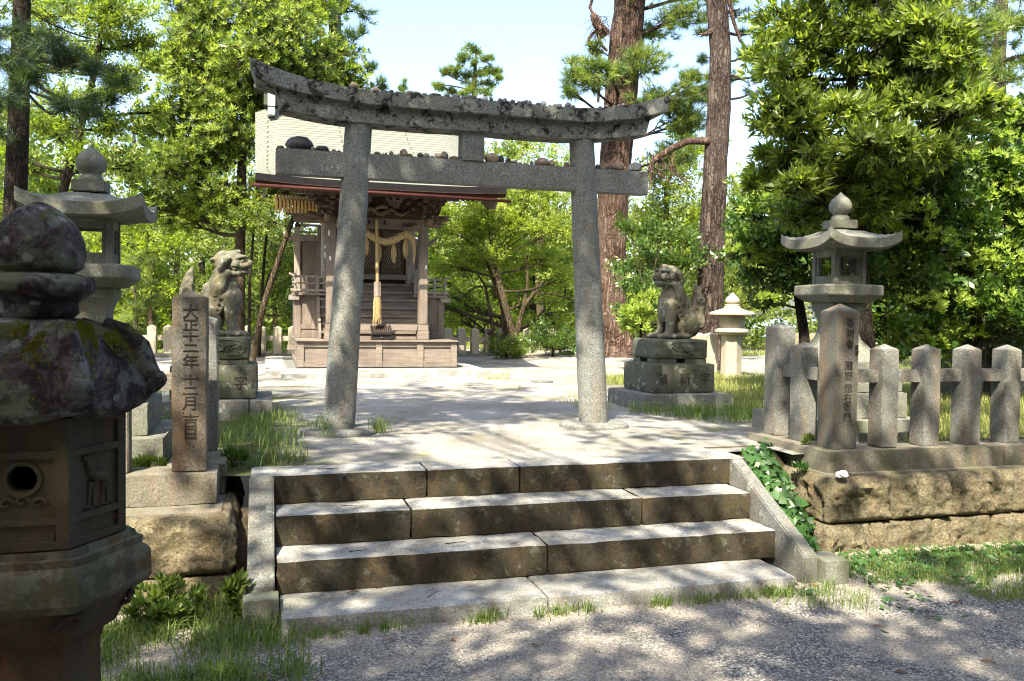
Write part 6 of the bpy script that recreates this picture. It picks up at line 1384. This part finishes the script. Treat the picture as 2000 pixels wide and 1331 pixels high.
# ---- far wood along the shore
def farwood():
    pos = []; dr = []; paths = []
    for k in range(95):
        a = random.uniform(-.62, .80); dep = random.uniform(27, 48); x = CAM[0]+math.sin(YAW+a)*dep/1; y = CAM[1]+math.cos(YAW+a)*dep; u = 1000+math.tan(a)*FPX
        if 1455 < u < 1640: continue
        h = random.uniform(3.5, 8.5) if u < 1100 else random.uniform(4, 8); w_ = random.uniform(1.3, 2.4)
        if 700 < u < 1120: h = min(h, 5.0)
        if 1100 < u < 1250: h = min(h, 6.5)
        paths.append(([(x, y, -.2), (x+random.uniform(-.3, .3), y, h*.4), (x+random.uniform(-.5, .5), y, h*.85)], [.16, .12, .05]))
        for _ in range(330):
            d = rng.normal(size=3); d /= np.linalg.norm(d); rr_ = rng.uniform(.35, 1)**.5; z = h*(.55+.42*d[2]*rr_); ww = w_*(1.1-.5*abs(z/h-.5))
            p = np.array([x+d[0]*ww*rr_, y+d[1]*ww*rr_, z]); 
            if noise.noise(Vector(p)*.9) < -.18: continue
            pos.append(p); dr.append(d+np.array([0, 0, .5]))
        for _ in range(110):
            q = rng.normal(size=2)*1.4; pos.append(np.array([x+q[0], y+q[1], abs(rng.normal(0, .9))])); dr.append(np.array([q[0], q[1], 1.]))
    o = scatter('far_wood', SPR_F, pos, dr, 1.9*rng.uniform(.7, 1.3, len(pos)), [M['far_leaf'], M['leaf_broad']], None, (rng.random(len(pos)) < .4).astype(int))
    tag(o, 'belt of bright mixed trees far behind the shrine', 'wood', kind='stuff')
    tag(tube_np(paths, 'far_wood_trunks', M['bark_thin'], None, 6), 'trunks of the belt of trees far behind the shrine', 'wood', kind='stuff')
farwood()
# ---- trees standing beside and behind the camera that shade the forecourt
def shade(label, base, h, puffs, r0=.2, leaf=SPR_F, m='leaf_broad', scl=2.1, sub=9):
    b = np.array(base, float); P = [b, b+np.array([.1, .1, h*.5]), b+np.array([0, .2, h])]
    return tree('shade_tree', label, 'tree', b, P, [r0, r0*.75, r0*.4], puffs, leaf, M[m], M['bark_grey'], 'trees shading the forecourt', scl, nn=14, seg=.3, up=.3, sub=sub, limb=.25, gather=.34, shell=.35)
SUN = np.array([-.44, -.69, 1.0]); SUN /= np.linalg.norm(SUN)
def over(x, y, z, h):   # crown point at height h whose shadow falls on (x, y, z)
    k = (h-z)/SUN[2]; return np.array([x, y, z])+SUN*k
SH = []
def sp(x, y, z, h, r, n, th=.5): SH.append((over(x, y, z, h), (r, r, r*th), n))
# crowns grouped by the tree that carries them: (trunk, list of shadow spots)
def grove(label, base, h, spots, **kw):
    shade(label, base, h, [(over(x, y, z, hh), (r, r, r*.45), n) for (x, y, z, hh, r, n) in spots], **kw)
grove('spreading tree left of the steps, outside the view, shading the near lantern', (-4.2, -3.2, -.6), 6.5,
      [(-.75, -2.95, .7, 6.6, 1.15, 150), (-1.0, 1.2, 1.2, 7.2, 1.2, 55), (-2.6, 2.2, 1, 7.4, 1.4, 110), (-1.6, -3.2, 0, 6.0, 1.2, 100), (.5, -2.5, -.5, 7.0, 1.0, 45)])
grove('tall tree behind the camera, outside the view, dappling the steps', (-.6, -8.6, -.6), 8.0,
      [(.8, -.6, -.3, 8.0, 1.1, 34), (2.2, -.7, -.3, 8.3, 1.1, 34), (1.5, -2.2, -.6, 7.6, 1.3, 80), (3.2, -2.4, -.6, 7.8, 1.2, 62), (.6, 1.2, .3, 8.6, 1.1, 34), (2.3, 2.6, .6, 8.8, 1.0, 28), (.6, 1.8, 2.2, 9.0, .9, 42), (2.9, 1.8, 2.2, 9.0, .9, 42), (-.1, 1.8, 2.7, 9.2, .7, 30)])
grove('tall tree right of the camera, outside the view, shading the right wall', (6.2, -6.5, -.6), 8.0,
      [(3.7, -.1, .8, 7.6, .9, 12), (5.3, -.2, .6, 7.8, 1.1, 12), (4.2, .9, 1.3, 8.2, 1.2, 45), (6.6, .0, .3, 8.2, 1.2, 40), (4.2, 3.0, .8, 8.6, 1.2, 42), (5.0, -2.2, -.6, 7.0, 1.3, 70), (3.4, -3.4, -.6, 6.8, 1.2, 60), (5.6, 2.6, .8, 8.6, 1.2, 60), (5.6, 1.2, 1.6, 9.2, .9, 50)])
grove('high tree left of the torii, outside the view, shading the left lion and forecourt', (-5.4, 1.2, 0), 8.6,
      [(-.5, 3.2, .8, 9.0, 1.3, 70), (.8, 4.6, 0, 9.2, 1.2, 36), (2.6, 5.0, 0, 9.6, 1.2, 40), (-2.0, 5.6, .3, 9.2, 1.6, 90), (1.9, 3.4, 0, 9.4, 1.0, 40), (-3.4, 6.5, 1, 9.6, 1.6, 90)])
# dark grove standing behind the photographer
for i, (x, y, h, n) in enumerate(((-9, -5, 8, 1), (-7.5, -9.5, 9, 2), (-3.6, -11.5, 9, 3), (1, -12.5, 9, 4), (5, -11.5, 9, 5), (9, -9, 9, 6), (11, -4.5, 8, 7), (-1.2, -9.8, 6, 8), (3.2, -9.2, 6, 9), (12.5, -12, 10, 10), (-12, -12, 10, 11))):
    shade(('%s tree of the dark grove behind the camera, counted from the left' % ordn(i+1)), (x, y, -.6), h*.7,
          [((x+rng.normal(0, .7), y+rng.normal(0, .7), h*(.16+.105*k)), (2.3-.12*k, 2.3-.12*k, 1.0), 75) for k in range(8)], r0=.22, leaf=[spray(10, .5, .26, .17, 200+i)], m='leaf_camellia', scl=1.6, sub=14)
# ================================================================== GRASS, WEEDS, IVY
def blades(name, pts, hmin, hmax, mat, label, cat='grass', w=.0028, lean=.8, kind='stuff'):
    pts = np.asarray(pts); N = len(pts); h = rng.uniform(hmin, hmax, N); a = rng.uniform(0, 2*PI, N); l = np.abs(rng.normal(0, lean, N))+.1; dx, dy = np.cos(a), np.sin(a)
    sx, sy = -np.sin(a)*w, np.cos(a)*w; V = np.zeros((N, 5, 3)); b = pts
    m = b+np.stack([dx*h*l*.35, dy*h*l*.35, h*.6], 1); tip = b+np.stack([dx*h*l*1.0, dy*h*l*1.0, h*(1-.25*l)], 1); s = np.stack([sx, sy, 0*sx], 1)
    V[:, 0] = b-s; V[:, 1] = b+s; V[:, 2] = m+s*.8; V[:, 3] = m-s*.8; V[:, 4] = tip
    o4 = np.arange(N)[:, None]*5; F = np.concatenate([o4+np.array([[0, 1, 2]]), o4+np.array([[0, 2, 3]]), o4+np.array([[3, 2, 4]])])
    return tag(rawmesh(name, V.reshape(-1, 3), F, mat), label, cat, kind=kind)
def clump(fx, fy, n, k, spread, zf, keep=None):
    out = []
    while len(out) < n:
        cx, cy = fx(), fy()
        if keep and not keep(cx, cy): continue
        for _ in range(k): x, y = cx+random.gauss(0, spread), cy+random.gauss(0, spread); out.append((x, y, zf(x, y)-.003))
    return out
U = random.uniform
blades('grass', clump(lambda: U(-1.1, .10), lambda: U(-1.5, -.42), 5200, 16, .04, zlow, lambda x, y: noise.noise(Vector((x*3, y*3, 0))) > -.25), .04, .14, M['grass'], 'rank green grass under the left wall and round the small block')
blades('grass', clump(lambda: U(.1, 2.9), lambda: -.945+U(-.05, .012), 800, 12, .022, zlow, lambda x, y: noise.noise(Vector((x*3.1, 0, 5))) > -.1), .03, .09, M['grass'], 'sparse tufts of grass along the bottom step')
blades('grass', clump(lambda: U(2.6, 8), lambda: U(-1.35, -.42), 11000, 14, .035, zlow, lambda x, y: (y > -.95 or noise.noise(Vector((x*1.6, y*1.6, 1))) > .0) and (x > 3.25 or y < -.92)), .025, .10, M['grass'], 'green grass and weeds along the foot of the right wall', w=.002)
blades('grass', clump(lambda: U(3.6, 5.2), lambda: U(-2.2, -1.2), 700, 9, .03, zlow, lambda x, y: noise.noise(Vector((x*2, y*2, 1))) > .12), .03, .09, M['grass_dry'], 'scattered sunlit tufts in the sand at the lower right')
blades('grass', clump(lambda: U(-.35, .42), lambda: U(.30, 3.2), 1300, 9, .04, zup, lambda x, y: x < .02+.3*noise.noise(Vector((x*3, y*2, 0)))+.1*(y > 1.2)), .04, .16, M['grass'], 'grass strip left of the torii in front of the lion pedestal')
blades('grass', [(x, y, 0.0) for x, y, z in clump(lambda: U(.30, .42)*1., lambda: U(1.3, 2.2), 90, 10, .03, zup)]+[(xl+.32+random.gauss(0, .035), 1.70+random.gauss(0, .04), 0) for _ in range(70)], .08, .20, M['grass'], 'tuft of grass at the foot of the left torii pillar')
blades('grass', clump(lambda: U(3.3, 5.2), lambda: U(1.7, 2.72), 2200, 11, .045, zup, lambda x, y: x > 3.9-.5*(y-1.7)+.2*noise.noise(Vector((x*3, y*3, 0)))), .05, .18, M['grass'], 'grass in front of the right lion pedestal')
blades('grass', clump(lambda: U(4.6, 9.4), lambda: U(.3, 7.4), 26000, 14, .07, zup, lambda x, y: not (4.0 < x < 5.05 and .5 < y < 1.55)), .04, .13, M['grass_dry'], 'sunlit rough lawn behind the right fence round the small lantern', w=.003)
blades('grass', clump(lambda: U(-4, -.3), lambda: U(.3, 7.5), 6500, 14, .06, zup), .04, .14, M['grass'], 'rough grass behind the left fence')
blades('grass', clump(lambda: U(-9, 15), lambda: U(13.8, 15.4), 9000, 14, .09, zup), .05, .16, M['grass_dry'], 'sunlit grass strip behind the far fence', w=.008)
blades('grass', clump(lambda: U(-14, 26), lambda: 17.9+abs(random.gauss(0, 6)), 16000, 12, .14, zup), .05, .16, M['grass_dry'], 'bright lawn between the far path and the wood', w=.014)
blades('grass', clump(lambda: U(3.0, 3.6), lambda: U(3, 8), 500, 9, .05, zup, lambda x, y: noise.noise(Vector((x*2, y*2, 5))) > .1)+clump(lambda: U(9, 13), lambda: U(6, 10), 2500, 12, .08, zup), .03, .10, M['grass_dry'], 'thin scattered grass at the right edge of the sandy court')
# leafy weeds
WEED = [rosette(9, .065, .030, 100+i, 1.0, .25) for i in range(4)]
def weed(label, x, y, z, n, r, h, mat='ivy', scl=1.0, nm='weed'):
    pos = []; dr = []; paths = []
    for _ in range(n):
        a = U(0, 6.28); q = r*math.sqrt(U(0, 1)); p = np.array([x+q*math.cos(a), y+q*math.sin(a), z+h*U(.25, 1)*(1-.4*q/r)]); pos.append(p); dr.append((math.cos(a)*.4, math.sin(a)*.4, 1)); paths.append(([(x+q*.4*math.cos(a), y+q*.4*math.sin(a), z-.02), tuple(p)], [.0025, .0018]))
    t = thing(nm, (x, y, z), label, 'weed', 'leafy weeds'); scatter('leaves', WEED, pos, dr, scl*rng.uniform(.7, 1.25, n), M[mat], t); tube_np(paths, 'stems', M[mat], t, 4)
weed('bushy weed with pointed leaves under the left wall, beside the near lantern', -.52, -.62, -.59, 70, .17, .24, 'leaf_broad', .8)
weed('tall leafy weed growing at the lower end of the left stair cheek', -.19, -.66, -.58, 14, .06, .26, 'leaf_broad', .95)
weed('small weed in the kerb joint left of the tall name post', 3.66, .17, .04, 9, .04, .09, 'leaf_broad', .6)
weed('small weed at the end of the left fence kerb', -.24, .42, .0, 12, .07, .10, 'leaf_broad', .8)
weed('weed with small leaves inside the left fence behind the date post', -.68, .25, .0, 16, .10, .10, 'leaf_light', .7)
def heart(s):
    pts = [(0, 0), (.42, -.18), (.55, .12), (.36, .55), (0, 1.0), (-.36, .55), (-.55, .12), (-.42, -.18)]; V = [np.array([x, .10*abs(x), z]) for x, z in pts]; return np.array(V)*s
iv = thing('ivy_vine', (3.2, -.3, -.3), 'dark green heart-leaved creeper trailing down between the right stair cheek and the wall', 'creeper')
HV = heart(.055); HF = np.array([(0, 1, 2, 3), (0, 3, 4, 5), (0, 5, 6, 7)])
pos = []; dr = []; nms = []; paths = []
for k in range(760):
    f = U(0, 1)**.9; s_ = U(0, 1); x = 3.04+.44*s_; y = (1-s_)*(.02-.70*f)+s_*(.40-.58*f)+random.gauss(0, .03); z = -.02-.54*f+random.uniform(-.01, .09)
    pos.append((x, y, z)); nm = np.array([random.gauss(-.1, .5), random.gauss(-.7, .5), random.gauss(.7, .4)]); d_ = rng.normal(size=3)+np.array([0, -.9, -.7]); d_ -= nm*(d_@nm)/(nm@nm); dr.append(d_); nms.append(nm)
for s in range(7):
    paths.append(([(3.06+.06*s+.02*math.sin(i+s), (1-s/6)*(.02-.70*i/9)+s/6*(.40-.58*i/9), .0-.54*i/9) for i in range(10)], [.003]*10))
scatter('leaves', [(HV, HF)], pos, dr, rng.uniform(.5, 1.25, len(pos)), M['ivy'], iv, normals=np.array(nms)); tube_np(paths, 'stems', M['ivy'], iv, 4)
gc = []; gd = []; gn = []
for k in range(3400):
    x = U(2.75, 7.5); y = -.40-abs(random.gauss(0, .38))
    if x < 3.25 and y > -.92: continue
    if y < -.75 and noise.noise(Vector((x*1.8, y*1.8, 7))) < -.02: continue
    gc.append((x, y, zlow(x, y)+U(.005, .05))); gd.append((random.gauss(0, 1), random.gauss(0, 1), .05)); gn.append((random.gauss(0, .35), random.gauss(-.25, .35), 1))
tag(scatter('ground_cover', [(HV*.62, HF), (heart(.03), HF)], gc, gd, rng.uniform(.6, 1.3, len(gc)), M['ivy'], normals=np.array(gn)), 'low clover-like ground cover along the foot of the right wall', 'ground cover', kind='stuff')
weed('little fern-like creeper sprig on the right wall ledge left of the kerb corner', 3.50, .02, -.10, 9, .05, .05, 'ivy', .7)
# ================================================================== LITTER
def leaf_litter(x, y, z, s, rot, label):
    n = 5; V = []; F = []
    for i in range(n+1):
        t = i/n; w_ = .32*math.sin(PI*min(.98, t*.9+.06)); c = .12*math.sin(t*PI)
        for q in (-1, 0, 1): V.append(((t-.5), q*w_*.5, c+abs(q)*.10))
    for i in range(n):
        for q in range(2): a = i*3+q; F.append((a, a+1, a+4, a+3))
    V = [(v[0]*s, v[1]*s, v[2]*s) for v in V]; o = rawmesh('fallen_leaf', V, F, M['dead_leaf']); o.location = (x, y, z+.004); o.rotation_euler = (U(-.1, .1), U(-.1, .1), rot); tag(o, label, 'leaf', 'fallen brown leaves')
for (u, v, s, lab) in ((1068, 1182, .055, 'curled reddish-brown leaf just below the middle of the bottom step'), (885, 1258, .055, 'brown leaf on the gravel below the bottom step, left of centre'), (1044, 1266, .05, 'pale brown leaf on the gravel near the lower middle'), (762, 1259, .045, 'small brown leaf on the gravel left of the others'), (500, 1333, .04, 'brown leaf at the lower left edge of the gravel'), (1553, 1145, .06, 'reddish leaf among weeds left of the right foot block'), (1566, 1134, .05, 'brown leaf touching the right foot block'), (1588, 1150, .05, 'upright tan leaf in front of the right foot block'), (1622, 1146, .05, 'tan leaf just right of the right foot block'), (1715, 1228, .05, 'small brown leaf in the sunlit sand at the lower right'), (1868, 1182, .06, 'orange-brown leaf standing in the grass at the lower right'), (1930, 1300, .06, 'dark red leaf at the lower right corner'), (1760, 1322, .05, 'faint brown leaf on the bottom edge right of centre'), (1815, 1210, .05, 'curled leaf on sand below the right wall grass')):
    p = atZ(u, v, -.60); leaf_litter(p[0], p[1], zlow(p[0], p[1]), s, U(0, 3), lab)
for (u, v, z, lab) in ((690, 1160, -.51, 'dark brown leaf lying on the bottom step slab near its left end'),):
    p = atZ(u, v, z); leaf_litter(p[0], p[1], z, .06, .1, lab)
def twig(u, v, z, L, rot, label):
    p = atZ(u, v, z); d = np.array([math.cos(rot), math.sin(rot), 0]); mb = MB(); mb.tube([p-d*L/2, p+np.array([0, 0, .003]), p+d*L/2+np.array([0, .01, 0])], [.0022, .002, .0012], 4); mb.v = [(x, y, z_+.004) for x, y, z_ in mb.v]; tag(mb.build('twig', M['bark_thin']), label, 'twig', 'fallen twigs')
for q in ((700, 1078, -.34, .10, .1, 'dark twig on the third step left of centre'), (682, 990, -.17, .09, -.4, 'twig on the second step near its left end'), (640, 918, 0, .12, -.2, 'twig on the top step near its left end'), (890, 1062, -.34, .12, .1, 'faint twig on the third step near the middle'), (1200, 975, -.17, .09, .5, 'twig on the second step right of centre'), (845, 1163, -.51, .10, .8, 'twig on the bottom slab'), (1440, 1040, -.34, .09, .3, 'twig on the third step near its right end'), (700, 870, 0, .12, .3, 'thin twig on the sand behind the top step')): twig(*q)
# loose gravel on the path and dry pine needles everywhere
OCT = (np.array([(1, 0, 0), (-1, 0, 0), (0, 1, 0), (0, -1, 0), (0, 0, .7), (0, 0, -.7)], float), np.array([(0, 2, 4), (2, 1, 4), (1, 3, 4), (3, 0, 4), (2, 0, 5), (1, 2, 5), (3, 1, 5), (0, 3, 5)]))
gp = []
while len(gp) < 30000:
    x, y = U(-1.2, 5.2), U(-3.0, -.93)
    if x > 2.9 and y > -1.1 and U(0, 1) < .6: continue
    gp.append((x, y, zlow(x, y)+.001))
gp = np.array(gp); gdz = rng.normal(size=(len(gp), 3)); gs = .0022+.0035*rng.random(len(gp))**2.5
tag(scatter('gravel', [OCT], gp, gdz, gs, [M['peb'][0], M['peb'][1], M['peb'][3]], None, rng.choice(3, len(gp), p=[.3, .45, .25])), 'loose grey and white gravel grains on the path', 'gravel', kind='stuff')
gp = np.array([(x, y, zup(x, y)+.001) for x, y in ((U(-.2, 4.5), .32+abs(random.gauss(0, 2.6))) for _ in range(9000))]); gs = .002+.004*rng.random(len(gp))**2
tag(scatter('gravel', [OCT], gp, rng.normal(size=(len(gp), 3)), gs, [M['peb'][1], M['peb'][2], M['peb'][3]], None, rng.choice(3, len(gp), p=[.4, .25, .35])), 'coarse sand grains and chips on the court before the shrine', 'gravel', kind='stuff')
nd = []
for _ in range(2600): x, y = U(-.2, 4.2), .3+abs(random.gauss(0, 2.2)); nd.append((x, y, zup(x, y)+.003))
for k in range(4):
    for _ in range(420): f = U(0, 1); nd.append((U(0, 2.92), -k*T_+.02+(T_-.05)*(f**1.8 if U(0, 1) < .5 else f) if k < 3 else U(-.90, -.58), -k*R_+.004))
for _ in range(1300): x, y = U(-1, 5), U(-2.6, -.93); nd.append((x, y, zlow(x, y)+.005))
nd = np.array(nd); dd = rng.normal(size=(len(nd), 3)); dd[:, 2] *= .06; NV = (np.array([(-.001, 0, -.5), (.001, 0, -.5), (0, .05, .5)]), np.array([(0, 1, 2)]))
tag(scatter('pine_needle_litter', [NV], nd, dd, .02+.05*rng.random(len(nd)), M['dead_leaf'], None), 'dry brown pine needles strewn over steps, court and path', 'needle litter', kind='stuff')
# crumpled white paper on the ledge
bm = bmesh.new(); bmesh.ops.create_icosphere(bm, subdivisions=3, radius=1)
for v in bm.verts:
    c = v.co.copy(); k = 1+.35*noise.noise(c*1.7)+.25*abs(noise.noise(c*3.4+Vector((3, 1, 2)))); v.co = Vector((c.x*.042*k, c.y*.030*k, max(-.55, c.z)*.026*k))
me = bpy.data.meshes.new('crumpled_paper'); bm.to_mesh(me); bm.free(); o = link('crumpled_paper', me, M['paper']); pp = atZ(1647, 928, -.085); o.location = (pp[0], pp[1]+.01, -.085)
tag(o, 'crumpled white paper lying on the ledge under the right fence kerb', 'paper')
# flat drain stones and moss patch on the court
pp = atZ(1058, 745, 0); mb = MB(); mb.lathe([(.16, -.02), (.16, .008), (.15, .012)], (pp[0], pp[1], 0), 20); tag(mb.build('flat_stone', M['cheek'], bevel=.003), 'flat round stone set in the sand between torii and shrine', 'stone')
for i, (u, v, s) in enumerate(((1556, 664, .5), (1578, 660, .6), (1600, 662, .5), (1690, 668, .45))):
    p = atD(u, v, 24); V, F = grid_box((p[0]-s, p[1]-s*.6, -.2), (p[0]+s, p[1]+s*.6, p[2]+.12), .15, .15, .14, 1.5, i); mb = MB(); mb.add(V, F); tag(mb.build('shore_rock', M['block'], smooth=True), ('leftmost', 'second from left', 'third from left', 'rightmost')[i]+' of the rough tan rocks far behind the right lantern', 'rock', 'rocks by the shore')
# ================================================================== SKY, SUN, CAMERA
w = bpy.data.worlds.new('World'); SC.world = w; w.use_nodes = True; nt = w.node_tree; bg = nt.nodes['Background']
sky = nt.nodes.new('ShaderNodeTexSky'); sky.sky_type = 'NISHITA'; sky.sun_disc = False
el = math.asin(SUN[2]); az = math.atan2(SUN[0], SUN[1]); sky.sun_elevation = el; sky.sun_rotation = az; sky.air_density = 1.0; sky.dust_density = 3.0; sky.ozone_density = 1.0; sky.altitude = 0
nt.links.new(sky.outputs[0], bg.inputs[0]); bg.inputs[1].default_value = .15
L = bpy.data.lights.new('sun', 'SUN'); L.energy = 5.0; L.angle = math.radians(.53); L.color = (1, .90, .72); lo = bpy.data.objects.new('sun', L); COL.objects.link(lo)
lo.rotation_euler = Vector(SUN).to_track_quat('Z', 'Y').to_euler(); lo.location = (0, 0, 20)
cd = bpy.data.cameras.new('camera'); co = bpy.data.objects.new('camera', cd); COL.objects.link(co); SC.camera = co
cd.sensor_fit = 'HORIZONTAL'; cd.sensor_width = 36; cd.lens = FPX/2000*36; cd.clip_end = 6000; cd.clip_start = .05
R0 = ray(1000, 665.5); rx = ray(1001, 665.5)-R0; dn = ray(1000, 666.5)-R0; z_ = Vector(-R0).normalized(); x_ = Vector(rx).normalized(); y_ = z_.cross(x_).normalized()
co.matrix_world = Matrix(((x_.x, y_.x, z_.x, CAM[0]), (x_.y, y_.y, z_.y, CAM[1]), (x_.z, y_.z, z_.z, CAM[2]), (0, 0, 0, 1)))
vs = SC.view_settings; vs.view_transform = 'Standard'; vs.look = 'None'; vs.exposure = 1.78; vs.gamma = 1; vs.use_curve_mapping = False
SC.cycles.pixel_filter_type = 'BLACKMAN_HARRIS'; SC.cycles.filter_width = 1.15; SC.cycles.max_bounces = 6; SC.cycles.diffuse_bounces = 3; SC.cycles.glossy_bounces = 2; SC.cycles.transmission_bounces = 4; SC.cycles.transparent_max_bounces = 4
